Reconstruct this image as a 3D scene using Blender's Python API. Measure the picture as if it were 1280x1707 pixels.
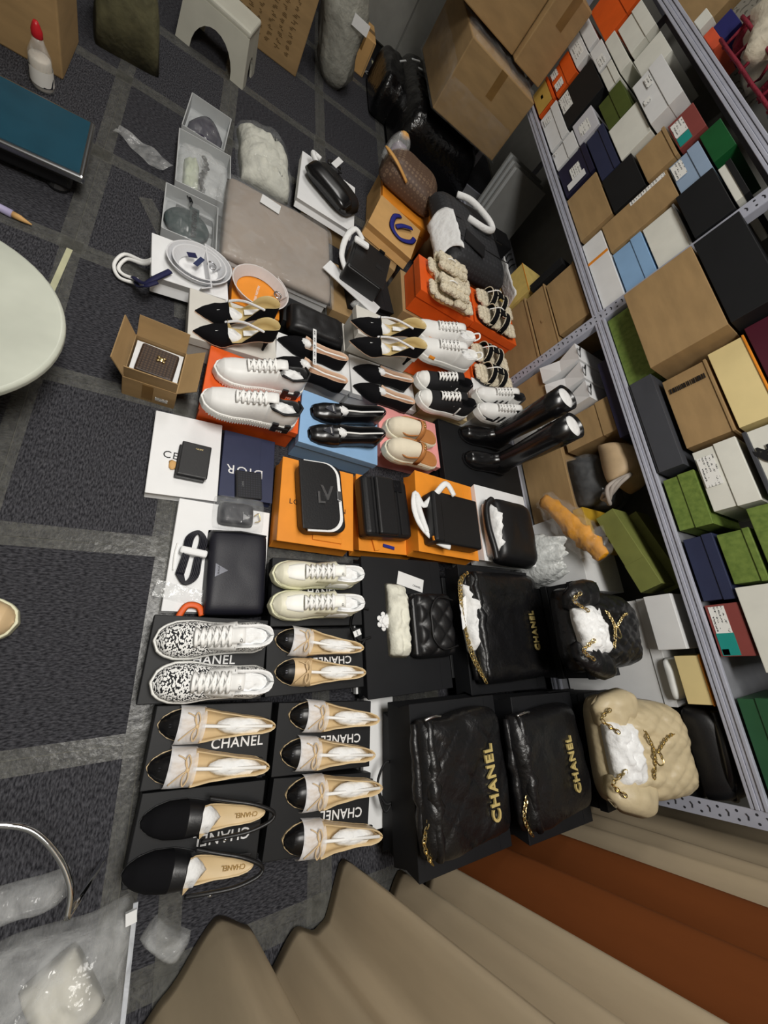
import bpy, math, random
import numpy as np
from mathutils import Vector, Matrix, noise

for _o in list(bpy.data.objects):
    bpy.data.objects.remove(_o)
SC = bpy.context.scene
COL = SC.collection
R = math.radians
PI = math.pi

# ---------------------------------------------------------------- camera
cd = bpy.data.cameras.new('camera')
cam = bpy.data.objects.new('camera', cd)
COL.objects.link(cam)
cd.sensor_fit = 'VERTICAL'
cd.sensor_height = 24.0
cd.lens = 24.0 * 648.87 / 1707.0
cd.clip_start = 0.02
_bx = Vector((0.837349, -0.059026, 0.543473))
_by = Vector((-0.143487, 0.935566, 0.322687))
_bz = Vector((-0.527502, -0.348183, 0.774926))
cam.matrix_world = Matrix(((_bx.x, _by.x, _bz.x, 0.0), (_bx.y, _by.y, _bz.y, 0.0), (_bx.z, _by.z, _bz.z, 1.28), (0, 0, 0, 1)))
SC.camera = cam

# ---------------------------------------------------------------- light
w = bpy.data.worlds.new('room_air')
SC.world = w
w.use_nodes = True
w.node_tree.nodes['Background'].inputs[0].default_value = (0.78, 0.84, 0.90, 1)
w.node_tree.nodes['Background'].inputs[1].default_value = 0.0
def area(name, loc, sx, sy, power, col=(1, 0.97, 0.92)):
    l = bpy.data.lights.new(name, 'AREA')
    l.shape = 'RECTANGLE'; l.size = sx; l.size_y = sy; l.energy = power; l.color = col
    o = bpy.data.objects.new(name, l); COL.objects.link(o); o.location = loc
    return o
area('ceiling_lamp_near_offscreen', (0.2, 0.25, 2.75), 0.6, 1.2, 52)
area('ceiling_lamp_far_offscreen', (0.35, 3.0, 2.75), 0.6, 1.2, 17)
SC.view_settings.view_transform = 'Standard'
SC.view_settings.look = 'None'
SC.view_settings.gamma = 1.0
SC.view_settings.use_curve_mapping = False
SC.view_settings.exposure = 0.25

# ---------------------------------------------------------------- helpers
def lin(c):
    return c / 12.92 if c <= 0.04045 else ((c + 0.055) / 1.055) ** 2.4
def hexc(h):
    return tuple(lin(int(h[i:i + 2], 16) / 255) for i in (0, 2, 4)) + (1,)
MATS = {}
def M(key, col, rough=0.6, metal=0.0, var=0.06, scale=12.0, bump=0.0, bscale=60.0, spec=0.4, coat=0.0, alpha=1.0, col2=None, stretch=None, kind=None, ascale=14.0, thr=0.6):
    if key in MATS:
        return MATS[key]
    m = bpy.data.materials.new(key); m.use_nodes = True
    nt = m.node_tree; N = nt.nodes; L = nt.links
    b = N['Principled BSDF']
    b.inputs['Roughness'].default_value = rough
    b.inputs['Metallic'].default_value = metal
    b.inputs['Specular IOR Level'].default_value = spec
    b.inputs['Coat Weight'].default_value = coat
    tc = N.new('ShaderNodeTexCoord')
    vec = tc.outputs['Object']
    if stretch:
        mp = N.new('ShaderNodeMapping'); mp.inputs['Scale'].default_value = stretch
        L.new(vec, mp.inputs['Vector']); vec = mp.outputs['Vector']
    c1 = hexc(col)
    c2 = hexc(col2) if col2 else tuple(min(1, max(0, x * (1 - var * 4))) for x in c1[:3]) + (1,)
    fac = None
    if kind == 'check':
        t = N.new('ShaderNodeTexBrick'); t.inputs['Scale'].default_value = scale
        t.inputs['Color1'].default_value = (0, 0, 0, 1); t.inputs['Color2'].default_value = (1, 1, 1, 1); t.inputs['Mortar'].default_value = (.5, .5, .5, 1)
        t.inputs['Mortar Size'].default_value = 0.06
        L.new(vec, t.inputs['Vector']); fac = t.outputs['Color']
    elif kind == 'mono':
        t = N.new('ShaderNodeTexVoronoi'); t.inputs['Scale'].default_value = scale; t.inputs['Randomness'].default_value = 0.0
        L.new(vec, t.inputs['Vector'])
        mm = N.new('ShaderNodeMath'); mm.operation = 'PINGPONG'; mm.inputs[1].default_value = 0.28
        L.new(t.outputs['Distance'], mm.inputs[0])
        cr = N.new('ShaderNodeValToRGB'); cr.color_ramp.elements[0].position = 0.12; cr.color_ramp.elements[1].position = 0.3
        L.new(mm.outputs[0], cr.inputs['Fac']); fac = cr.outputs['Color']
    elif kind == 'label':
        t = N.new('ShaderNodeTexNoise'); t.inputs['Scale'].default_value = 420.0; t.inputs['Detail'].default_value = 0.0
        L.new(vec, t.inputs['Vector'])
        t2 = N.new('ShaderNodeTexWave'); t2.bands_direction = 'Z'; t2.inputs['Scale'].default_value = 30.0
        L.new(vec, t2.inputs['Vector'])
        t3 = N.new('ShaderNodeTexNoise'); t3.inputs['Scale'].default_value = 45.0; t3.inputs['Detail'].default_value = 0.0
        L.new(vec, t3.inputs['Vector'])
        m1 = N.new('ShaderNodeMath'); m1.operation = 'GREATER_THAN'; m1.inputs[1].default_value = 0.5; L.new(t.outputs['Fac'], m1.inputs[0])
        m2 = N.new('ShaderNodeMath'); m2.operation = 'GREATER_THAN'; m2.inputs[1].default_value = 0.6; L.new(t2.outputs['Fac'], m2.inputs[0])
        m3 = N.new('ShaderNodeMath'); m3.operation = 'GREATER_THAN'; m3.inputs[1].default_value = 0.47; L.new(t3.outputs['Fac'], m3.inputs[0])
        m4 = N.new('ShaderNodeMath'); m4.operation = 'MULTIPLY'; L.new(m1.outputs[0], m4.inputs[0]); L.new(m2.outputs[0], m4.inputs[1])
        m5 = N.new('ShaderNodeMath'); m5.operation = 'MULTIPLY'; L.new(m4.outputs[0], m5.inputs[0]); L.new(m3.outputs[0], m5.inputs[1])
        fac = m5.outputs[0]
    elif kind == 'print':
        t = N.new('ShaderNodeTexNoise'); t.inputs['Scale'].default_value = scale; t.inputs['Detail'].default_value = 1.0
        L.new(vec, t.inputs['Vector'])
        cr = N.new('ShaderNodeValToRGB'); cr.color_ramp.interpolation = 'CONSTANT'; cr.color_ramp.elements[0].position = 0; cr.color_ramp.elements[1].position = thr
        L.new(t.outputs['Fac'], cr.inputs['Fac']); fac = cr.outputs['Color']
    elif var > 0 or col2:
        t = N.new('ShaderNodeTexNoise'); t.inputs['Scale'].default_value = scale; t.inputs['Detail'].default_value = 4.0
        L.new(vec, t.inputs['Vector'])
        cr = N.new('ShaderNodeValToRGB'); cr.color_ramp.elements[0].position = 0.35; cr.color_ramp.elements[1].position = 0.7
        L.new(t.outputs['Fac'], cr.inputs['Fac']); fac = cr.outputs['Color']
    if fac is not None:
        mx = N.new('ShaderNodeMix'); mx.data_type = 'RGBA'
        mx.inputs['A'].default_value = c1; mx.inputs['B'].default_value = c2
        L.new(fac, mx.inputs['Factor']); L.new(mx.outputs['Result'], b.inputs['Base Color'])
    else:
        b.inputs['Base Color'].default_value = c1
    if bump > 0:
        bt = N.new('ShaderNodeTexNoise'); bt.inputs['Scale'].default_value = bscale; bt.inputs['Detail'].default_value = 3.0
        L.new(vec, bt.inputs['Vector'])
        bn = N.new('ShaderNodeBump'); bn.inputs['Strength'].default_value = bump; bn.inputs['Distance'].default_value = 0.01
        L.new(bt.outputs['Fac'], bn.inputs['Height']); L.new(bn.outputs['Normal'], b.inputs['Normal'])
    if alpha < 1:
        at = N.new('ShaderNodeTexNoise'); at.inputs['Scale'].default_value = ascale; at.inputs['Detail'].default_value = 3.0; at.inputs['Distortion'].default_value = 1.5
        L.new(tc.outputs['Object'], at.inputs['Vector'])
        ar = N.new('ShaderNodeMapRange'); ar.inputs['From Min'].default_value = 0.35; ar.inputs['From Max'].default_value = 0.75
        ar.inputs['To Min'].default_value = alpha * 0.6; ar.inputs['To Max'].default_value = min(1, alpha * 1.7)
        L.new(at.outputs['Fac'], ar.inputs['Value']); L.new(ar.outputs['Result'], b.inputs['Alpha'])
    MATS[key] = m
    return m

class MB:
    def __init__(s):
        s.v = []; s.f = []
    def add(s, v, f):
        n = len(s.v); s.v += [tuple(p) for p in v]; s.f += [tuple(i + n for i in q) for q in f]; return s
    def box(s, cx, cy, cz, sx, sy, sz, rz=0.0, ry=0.0, rx=0.0):
        m = Matrix.Rotation(rz, 3, 'Z') @ Matrix.Rotation(ry, 3, 'Y') @ Matrix.Rotation(rx, 3, 'X')
        P = []
        for dz in (-.5, .5):
            for dx, dy in ((-.5, -.5), (.5, -.5), (.5, .5), (-.5, .5)):
                P.append(Vector((cx, cy, cz)) + m @ Vector((dx * sx, dy * sy, dz * sz)))
        return s.add(P, [(3, 2, 1, 0), (4, 5, 6, 7), (0, 1, 5, 4), (1, 2, 6, 5), (2, 3, 7, 6), (3, 0, 4, 7)])
    def loft(s, rings, closed=True, caps=True):
        n = len(rings[0]); v = [p for r in rings for p in r]; f = []
        for i in range(len(rings) - 1):
            for k in range(n if closed else n - 1):
                a = i * n + k; b = i * n + (k + 1) % n
                f.append((a, b, b + n, a + n))
        if caps and closed:
            f.append(tuple(range(n - 1, -1, -1))); f.append(tuple((len(rings) - 1) * n + k for k in range(n)))
        return s.add(v, f)
    def tube(s, path, r, n=6, closed=False, flat=None):
        P = [Vector(p) for p in path]; m = len(P); rings = []
        rr = r if isinstance(r, (list, tuple)) else [r] * m
        for i in range(m):
            a = P[i - 1] if (i > 0 or closed) else P[i]; b = P[(i + 1) % m] if (i < m - 1 or closed) else P[i]
            t = (b - a)
            t = t.normalized() if t.length > 1e-9 else Vector((1, 0, 0))
            up = Vector((0, 0, 1)) if abs(t.z) < 0.95 else Vector((1, 0, 0))
            x = t.cross(up).normalized(); y = x.cross(t).normalized()
            fx, fy = flat if flat else (1, 1)
            rings.append([P[i] + rr[i] * (fx * math.cos(2 * PI * k / n) * x + fy * math.sin(2 * PI * k / n) * y) for k in range(n)])
        if closed:
            rings.append(rings[0]); return s.loft(rings, True, False)
        return s.loft(rings, True, True)
    def lathe(s, prof, n=24, c=(0, 0, 0), caps=True):
        return s.loft([[(c[0] + r * math.cos(2 * PI * k / n), c[1] + r * math.sin(2 * PI * k / n), c[2] + z) for k in range(n)] for r, z in prof], True, caps)
    def prism(s, poly, z0, z1):
        return s.loft([[(x, y, z0) for x, y in poly], [(x, y, z1) for x, y in poly]])
    def grid(s, fn, nu, nv):
        v = [fn(i / nu, j / nv) for i in range(nu + 1) for j in range(nv + 1)]
        f = [(i * (nv + 1) + j, (i + 1) * (nv + 1) + j, (i + 1) * (nv + 1) + j + 1, i * (nv + 1) + j + 1) for i in range(nu) for j in range(nv)]
        return s.add(v, f)
    def ball(s, c, rx, ry, rz, nu=10, nv=7, nz=0.0, seed=0):
        prof = []
        for j in range(nv + 1):
            a = -PI / 2 + PI * j / nv
            ring = []
            for k in range(nu):
                b = 2 * PI * k / nu
                d = Vector((math.cos(a) * math.cos(b), math.cos(a) * math.sin(b), math.sin(a)))
                q = 1 + (nz * noise.noise(d * 2.3 + Vector((seed, 0, 0))) if nz else 0)
                ring.append((c[0] + rx * d.x * q, c[1] + ry * d.y * q, c[2] + rz * d.z * q))
            prof.append(ring)
        return s.loft(prof, True, False)
    def build(s, name, mat, parent=None, smooth=False, bevel=0.0, seg=2, loc=None, rot=None, sub=0, thick=0.0):
        me = bpy.data.meshes.new(name); me.from_pydata(s.v, [], s.f); me.update()
        me.materials.append(mat)
        if smooth:
            me.polygons.foreach_set('use_smooth', [True] * len(me.polygons))
        o = bpy.data.objects.new(name, me); COL.objects.link(o)
        if parent is not None:
            o.parent = parent
        if loc is not None:
            o.location = loc
        if rot is not None:
            o.rotation_euler = rot
        if thick:
            q = o.modifiers.new('thickness', 'SOLIDIFY'); q.thickness = thick; q.offset = -1
        if bevel:
            q = o.modifiers.new('bevel', 'BEVEL'); q.width = bevel; q.segments = seg; q.limit_method = 'ANGLE'; q.angle_limit = R(40)
        if sub:
            q = o.modifiers.new('sub', 'SUBSURF'); q.levels = sub; q.render_levels = sub
        return o

def tag(o, label, cat, group=None, kind=None):
    o['label'] = label; o['category'] = cat
    if group: o['group'] = group
    if kind: o['kind'] = kind
    return o
def thing(name, label, cat, loc=(0, 0, 0), rz=0.0, group=None, rot=None):
    o = bpy.data.objects.new(name, None); COL.objects.link(o); o.empty_display_size = 0.05
    o.location = loc; o.rotation_euler = rot if rot else (0, 0, R(rz))
    return tag(o, label, cat, group)
def struct(name, mb, mat, **k):
    o = mb.build(name, mat, **k); o['kind'] = 'structure'; return o
def dup(root, loc, rz=None, label=None, group=None, rot=None, scale=None, skip=()):
    r = root.copy(); COL.objects.link(r); r.location = loc
    if rz is not None: r.rotation_euler = (0, 0, R(rz))
    if rot is not None: r.rotation_euler = rot
    if scale is not None: r.scale = scale
    if label: r['label'] = label
    if group: r['group'] = group
    for ch in [c for c in bpy.data.objects if c.parent == root]:
        if ch.name.split('.')[0] in skip: continue
        c = ch.copy(); COL.objects.link(c); c.parent = r
        for g in [x for x in bpy.data.objects if x.parent == ch]:
            d = g.copy(); COL.objects.link(d); d.parent = c
    return r
TXT = {}
def lettering(body, size, mat, parent, loc, rot, depth=0.0006, bold=0.0, name='lettering', spacing=1.0):
    key = (body, size, depth, bold, spacing, mat.name)
    if key not in TXT:
        cu = bpy.data.curves.new('lettering', 'FONT'); cu.body = body; cu.size = size; cu.extrude = depth; cu.offset = bold
        cu.align_x = 'CENTER'; cu.align_y = 'CENTER'; cu.space_character = spacing; cu.resolution_u = 3
        t = bpy.data.objects.new('tmp', cu); COL.objects.link(t)
        dg = bpy.context.evaluated_depsgraph_get()
        me = bpy.data.meshes.new_from_object(t.evaluated_get(dg)); bpy.data.objects.remove(t); bpy.data.curves.remove(cu)
        me.materials.clear(); me.materials.append(mat); TXT[key] = me
    o = bpy.data.objects.new(name, TXT[key]); COL.objects.link(o); o.parent = parent; o.location = loc; o.rotation_euler = rot
    return o
def ip(t, pts):
    xs = [p[0] for p in pts]; ys = [p[1] for p in pts]
    if t <= xs[0]: return ys[0]
    if t >= xs[-1]: return ys[-1]
    for i in range(len(xs) - 1):
        if xs[i] <= t <= xs[i + 1]:
            u = (t - xs[i]) / (xs[i + 1] - xs[i]); u = u * u * (3 - 2 * u) * .5 + u * .5
            return ys[i] + (ys[i + 1] - ys[i]) * u
def nz(x, y, z=0.0, s=1.0):
    return noise.noise(Vector((x * s, y * s, z)))
def pillow(w, d, h, p=4.0, n=18, crumple=0.0, cs=14.0, seed=0.0, corner=0.06, flat=0.0, wob=0.0):
    # soft cushion-like body with its base at z=0
    mb = MB()
    def pt(u, v, top):
        a = u * 2 - 1; b = v * 2 - 1
        x = a * w / 2 * (1 - corner * abs(b) ** 6); y = b * d / 2 * (1 - corner * abs(a) ** 6)
        k = max(0.0, (1 - abs(a) ** p) * (1 - abs(b) ** p)) ** 0.5
        if wob:
            x += wob * nz(y, seed, 3.0, 7); y += wob * nz(x, seed, 9.0, 7)
        if top:
            c = crumple * (abs(nz(x, y, seed, cs)) * 1.4 + 0.6 * nz(x, y, seed + 5, cs * 2.3)) * (k ** .5)
            z = flat + (h - flat) * k + c
        else:
            z = flat * (1 - k)
        return (x, y, max(0.0, z))
    N = n + 1
    idx = {}
    for i in range(N):
        for j in range(N):
            idx[(i, j, 1)] = len(mb.v); mb.v.append(pt(i / n, j / n, True))
    for i in range(N):
        for j in range(N):
            if i in (0, n) or j in (0, n):
                idx[(i, j, 0)] = idx[(i, j, 1)]
            else:
                idx[(i, j, 0)] = len(mb.v); mb.v.append(pt(i / n, j / n, False))
    for i in range(n):
        for j in range(n):
            mb.f.append((idx[(i, j, 1)], idx[(i + 1, j, 1)], idx[(i + 1, j + 1, 1)], idx[(i, j + 1, 1)]))
            mb.f.append((idx[(i, j + 1, 0)], idx[(i + 1, j + 1, 0)], idx[(i + 1, j, 0)], idx[(i, j, 0)]))
    return mb
def sheet(w, d, z=0.002, crumple=0.003, n=14, seed=0.0, cs=18.0):
    return MB().grid(lambda u, v: ((u - .5) * w, (v - .5) * d, z + crumple * (nz(u * w, v * d, seed, cs) + 1)), n, n)
def chain(path, link=0.011, r=0.0016, step=0.75):
    P = [Vector(p) for p in path]; mb = MB(); pts = []; acc = 0.0
    L = link * step
    for a, b in zip(P, P[1:]):
        d = (b - a).length; s = (L - acc) if pts else 0.0
        while s <= d:
            pts.append((a + (b - a) * (s / max(d, 1e-9)), (b - a).normalized())); s += L
        acc = d - (s - L)
    for i, (p, t) in enumerate(pts):
        up = Vector((0, 0, 1)) if abs(t.z) < .9 else Vector((1, 0, 0))
        x = t.cross(up).normalized(); y = x.cross(t).normalized()
        if i % 2: x = y
        mb.tube([p + t * (link * .55 * math.cos(2 * PI * k / 8)) + x * (link * .36 * math.sin(2 * PI * k / 8)) for k in range(8)], r, 4, closed=True)
    return mb
def arc(c, r, a0, a1, n=12, z=0.0, ry=None):
    ry = ry or r
    return [(c[0] + r * math.cos(R(a0 + (a1 - a0) * i / n)), c[1] + ry * math.sin(R(a0 + (a1 - a0) * i / n)), z) for i in range(n + 1)]

# ---------------------------------------------------------------- shared materials
m_black_box = M('black_card', '1b1c1e', 0.55, var=0.03, spec=0.3)
m_black_paper = M('black_paper', '17181b', 0.6, var=0.04, spec=0.3, bump=0.05, bscale=8)
m_white_card = M('white_card', 'e9eaea', 0.55, var=0.015)
m_white_paper = M('white_paper', 'f0f1f2', 0.6, var=0.012, bump=0.03, bscale=10)
m_offwhite = M('offwhite_card', 'e7e7dd', 0.6, var=0.02)
m_orange_box = M('orange_card', 'e85f1c', 0.5, var=0.03)
m_orange_bag = M('saffron_paper', 'f0952a', 0.55, var=0.03)
m_kraft = M('kraft_card', 'a98b60', 0.75, var=0.05, scale=6, bump=0.04, bscale=120, stretch=(1, 1, 4))
m_kraft_dark = m_kraft
m_tan_paper = M('tan_paper', 'd6a96c', 0.65, var=0.03)
m_blue_box = M('powder_blue_card', '8fb6de', 0.55, var=0.02)
m_pink_box = M('pink_card', 'f0a3a0', 0.55, var=0.02)
m_navy = M('navy_paper', '2d3350', 0.55, var=0.03)
m_gg = M('green_swirl_card', '74893f', 0.6, col2='5e7431', scale=55, bump=0.12, bscale=55)
m_teal = M('teal_card', '1f958c', 0.55, var=0.02)
m_maroon = M('brick_red_card', '8c4540', 0.55, var=0.03)
m_burg = M('burgundy_card', '4d1526', 0.55, var=0.03)
m_lbl = M('printed_label', 'f2f2ee', 0.5, col2='2c2d30', kind='label')
m_white_ink = M('white_ink', 'e8e8e8', 0.5, var=0)
m_black_ink = M('black_ink', '1a1a1c', 0.5, var=0)
m_gold = M('gold_metal', 'e6d29c', 0.25, metal=1.0, var=0)
m_silver = M('steel_metal', 'c4c6ca', 0.25, metal=1.0, var=0)
m_chrome = M('chrome', 'e6e8ec', 0.08, metal=1.0, var=0)
m_dark_metal = M('dark_metal', '3a3b40', 0.3, metal=0.9, var=0)
m_blk_leather = M('black_leather', '161618', 0.42, var=0.02, bump=0.05, bscale=160, spec=0.5)
m_blk_shiny = M('black_crinkled_leather', '131315', 0.36, var=0.02, bump=0.3, bscale=55, spec=0.5)
m_blk_gloss = M('black_polished_leather', '0e0e10', 0.26, var=0.0, spec=0.5, coat=0.15)
m_blk_nylon = M('black_nylon', '1d1d26', 0.5, var=0.02, bump=0.05, bscale=300)
m_blk_suede = M('black_suede', '0f0f12', 0.9, var=0.03, spec=0.15)
m_white_leather = M('white_leather', 'ececea', 0.4, var=0.012, bump=0.05, bscale=80)
m_cream_leather = M('cream_leather', 'e9e6d0', 0.42, var=0.02, bump=0.05, bscale=80)
m_white_rub = M('white_rubber', 'eeeeea', 0.5, var=0.012)
m_cream_rub = M('cream_rubber', 'e6e5c6', 0.5, var=0.012)
m_lace = M('white_lace', 'f6f6f4', 0.7, var=0)
m_tissue = M('white_tissue', 'f3f4f4', 0.8, var=0.02, bump=0.5, bscale=45)
m_tissue_thin = M('thin_tissue', 'f4f4f6', 0.7, var=0.02, alpha=0.62)
m_beige_leather = M('beige_leather', 'd9bd93', 0.38, var=0.02, bump=0.05, bscale=80)
m_insole = M('tan_insole', 'd8bf94', 0.5, var=0.02)
m_clear = M('clear_plastic', 'eef2f4', 0.06, var=0, spec=0.9, alpha=0.09, bump=0.8, bscale=22)
m_clear2 = M('hazy_plastic', 'eef0f0', 0.10, var=0, spec=0.8, alpha=0.24, bump=0.8, bscale=24)
m_plush = M('cream_shearling', 'efe4cb', 0.95, var=0.05, scale=70, bump=0.9, bscale=140, spec=0.1)
m_paper_edge = M('grey_paper', 'b9bcbd', 0.6, var=0.02)

# ================================================================ the setting
m_carA = M('carpet_pile', '26262a', 1.0, col2='57575c', scale=260, stretch=(1, 0.35, 1), bump=0.6, bscale=300, spec=0.1)
m_carB = M('carpet_pile_turned', '252529', 1.0, col2='525257', scale=260, stretch=(0.35, 1, 1), bump=0.6, bscale=300, spec=0.1)
m_sub = M('subfloor', '6d6a60', 0.8)
m_wall = M('wall_paint', '8d8c86', 0.8, var=0.03)
fl = struct('floor', MB().box(0.5, 1.7, -0.02, 4.6, 7.0, 0.026), m_sub)
XS_ = [-1.3, -0.8, -0.31, 0.087, 0.576, 1.04, 1.52, 2.0, 2.34]
YS_ = [-1.14, -0.64, -0.164, 0.337, 0.83, 1.34, 1.84, 2.36, 2.87, 3.39, 3.88, 4.38, 4.92]
_tm = {}
for i in range(len(XS_) - 1):
    for j in range(len(YS_) - 1):
        sx = XS_[i + 1] - XS_[i] - 0.003; sy = YS_[j + 1] - YS_[j] - 0.003
        mt = m_carA if (i + j) % 2 else m_carB
        k = (round(sx, 3), round(sy, 3), mt.name)
        if k not in _tm:
            t = MB().box(0, 0, -0.0035, sx, sy, 0.007).build('carpet_tile', mt, fl); _tm[k] = t.data
        else:
            t = bpy.data.objects.new('carpet_tile', _tm[k]); COL.objects.link(t); t.parent = fl
        t.location = ((XS_[i] + XS_[i + 1]) / 2, (YS_[j] + YS_[j + 1]) / 2, 0)
m_tape = M('packing_tape', '8a8a84', 0.25, var=0.1, scale=30, alpha=0.20, ascale=60.0, bump=0.12, bscale=60, spec=0.6)
m_pale = M('masking_tape', 'c9c8a6', 0.7, var=0.05)
rnd = random.Random(4)
_tp = {}
def tape(x, y, lx, ly, rz=0.0, z=0.0006, mat=m_tape):
    mb = MB().box(0, 0, 0, lx, ly, 0.0006)
    o = mb.build('packing_tape', mat, fl); o.location = (x, y, z); o.rotation_euler = (0, 0, rz); return o
for i in range(0, 6):
    for j in range(1, 12):
        if i < 5 and j < 11:
            tape((XS_[i] + XS_[i + 1]) / 2, YS_[j] + rnd.uniform(-.006, .006), XS_[i + 1] - XS_[i] + .05, rnd.uniform(.05, .075), rnd.uniform(-.015, .015))
        if i > 0 and j < 11:
            tape(XS_[i] + rnd.uniform(-.006, .006), (YS_[j] + YS_[j + 1]) / 2, rnd.uniform(.05, .075), YS_[j + 1] - YS_[j] + .05, rnd.uniform(-.015, .015), 0.0013)
tape(0.20, -0.62, 0.05, 0.34, 0.05, 0.002); tape(0.02, 1.30, .05, .2, .1, .002)
tape(-0.322, 1.20, 0.016, 0.24, -0.06, 0.0022, m_pale); tape(1.035, 4.15, 0.022, 0.5, 0.0, 0.0022, m_pale)
tape(-0.10, 1.62, 0.05, 0.22, 0.5, .003); 

struct('wall_right', MB().box(2.40, 1.7, 1.4, 0.08, 7.0, 2.8), m_wall)
struct('wall_far', MB().box(0.5, 5.0, 1.4, 4.6, 0.08, 2.8), m_wall)
struct('wall_left', MB().box(-1.84, 1.7, 1.4, 0.08, 7.0, 2.8), m_wall)
struct('ceiling', MB().box(0.3, 2.03, 2.84, 4.36, 6.02, 0.08), M('ceiling_paint', 'e4e4e0', 0.9, var=0.01))
struct('wall_near', MB().box(0.3, -0.92, 1.4, 4.2, 0.08, 2.8), m_wall)
struct('trim_1', MB().box(0.8, -0.845, 0.012, 3.2, 0.07, 0.024), M('pale_threshold', 'bdb8a4', 0.6))

# ---------------------------------------------------------------- storage rack
m_rack = M('grey_painted_steel', 'b7bac8', 0.4, var=0.03, spec=0.5)
m_rack_in = M('grey_shelf_board', '8f9197', 0.5, var=0.04)
m_hole = M('slot_dark', '2a2b30', 0.8, var=0)
rk = thing('storage_rack', 'pale grey slotted steel storage rack with three posts, full of boxes', 'shelving', (1.71, 0, 0))
PY = [-0.53, 1.46, 3.46]
for y in PY:
    p = MB(); p.box(0.003, y, 1.0, 0.004, 0.05, 2.0); p.box(0.023, y - .024, 1.0, 0.04, 0.004, 2.0)
    po = p.build('post', m_rack, rk)
    h = MB()
    for k in range(38):
        z = 0.03 + k * 0.05
        for dy in (-.012, .012):
            h.add([(0.0006, y + dy + 0.0042 * math.cos(2 * PI * q / 8), z + 0.0042 * math.sin(2 * PI * q / 8)) for q in range(8)], [tuple(range(7, -1, -1))])
        h.tube([(0.0006, y - .008, z + .025), (0.0006, y + .002, z + .027), (.0006, y + .009, z + .022)], .0022, 4)
    h.build('slot', m_hole, po)
    p = MB(); p.box(0.497, y, 1.0, 0.004, 0.05, 2.0); p.box(0.477, y - .024, 1.0, 0.04, 0.004, 2.0)
    p.build('post', m_rack, rk)
for a, b in ((PY[0], PY[1]), (PY[1], PY[2])):
    for z in (0.10, 0.717, 1.385, 1.98):
        L_ = b - a - .05; c = (a + b) / 2
        q = MB()
        for dz, dx in ((-.006, -.004), (-.018, 0), (-.030, -.003), (-.043, 0)):
            q.box(0.006 + dx / 2, c, z + dz, 0.014 - dx, L_, 0.0115)
        q.build('beam', m_rack, rk, bevel=0.002)
        MB().box(0.494, c, z - .025, 0.014, L_, 0.05).build('beam', m_rack, rk)
        MB().box(0.25, c, z - 0.012, 0.47, L_, 0.01).build('shelf_board', m_rack_in, rk)
for y in PY:
    for z in (0.10, 0.717, 1.385, 1.98):
        MB().box(0.25, y, z - .03, 0.44, 0.01, 0.04).build('cross_brace', m_rack, rk)

# ---------------------------------------------------------------- curtains
def curtain(label, x0, x1, col, key, fn, name='curtain'):
    m = M(key, col, 0.85, var=0.035, scale=5, bump=0.06, bscale=500, spec=0.15, stretch=(3, 3, 0.6))
    mb = MB().grid(lambda u, v: fn(x0 + (x1 - x0) * u, v), max(24, int((x1 - x0) * 110)), 26)
    o = mb.build(name, m, None, smooth=True, thick=0.003)
    return tag(o, label, 'curtain')
def fold(peaks):
    def f(x):
        # peaks: list of (x, y) key points joined smoothly
        return ip(x, peaks)
    return f
F1 = fold([(0.14, -.70), (0.20, -.66), (0.30, -.585), (0.37, -.61), (0.43, -.70), (0.50, -.645), (.55, -.665), (0.585, -.66), (0.64, -.565), (.70, -.60), (0.765, -.69), (.84, -.625), (0.915, -.69), (.965, -.625), (1.03, -.68)])
F2 = fold([(1.02, -.685), (1.11, -.60), (1.21, -.69), (1.33, -.605), (1.42, -.65), (1.49, -.68)])
F3 = fold([(1.48, -.68), (1.56, -.635), (1.64, -.69), (1.72, -.655), (1.80, -.70), (1.90, -.66), (2.0, -.71), (2.12, -.67), (2.24, -.72)])
def cf(F, seed):
    def g(x, v):
        z = 0.015 + 2.5 * v ** 1.3
        y = F(x) * (1 - .0) + 0.02 * nz(x * 3, z * .9, seed)
        y = -.655 + (y + .655) * 1.25 - 0.0 * z
        lift = 0.03 * max(0, 1 - z / .3) * nz(x * 9, seed, 1.0)
        return (x, y, max(.008, z + lift))
    return g
curtain('beige fabric curtain whose hem trails on the carpet by the slingback pumps', 0.14, 1.018, 'b9a88d', 'beige_curtain_fabric', cf(F1, 1.0))
curtain('rust brown fabric curtain hanging between two beige ones', 1.022, 1.482, '75401d', 'rust_curtain_fabric', cf(F2, 1.0))
curtain('beige fabric curtain hanging beside the steel rack post', 1.486, 2.24, 'b9a88d', 'beige_curtain_fabric', cf(F3, 1.0))

# ================================================================ boxes
def shoe_box(label, rect, z0, h, mat, lidmat=None, lid=0.035, text=None, flip=False, tsize=0.032, tmat=None, tpos=(0, 0), name='shoe_box', cat='box', group=None, trot=None, side_label=None, lidw=0.004):
    cx, cy, w, d, r = rect
    t = thing(name, label, cat, (cx, cy, z0), r, group)
    MB().box(0, 0, (h - .002) / 2, w - 2 * lidw, d - 2 * lidw, h - .004).build('body', mat, t, bevel=0.002)
    if lid:
        l = MB().box(0, 0, h - lid / 2, w, d, lid).build('lid', lidmat or mat, t, bevel=0.002)
    if text:
        lettering(text, tsize, tmat or m_white_ink, t, (tpos[0], tpos[1], h + .0004), (0, 0, R(trot) if trot is not None else (PI if flip else 0)), bold=tsize * .012, spacing=1.08)
    if side_label:
        sx, sw, sh = side_label
        MB().box(sx, -d / 2 - .0006, h * .5, sw, 0.0012, sh).build('sticker', m_lbl, t)
    return t
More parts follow.
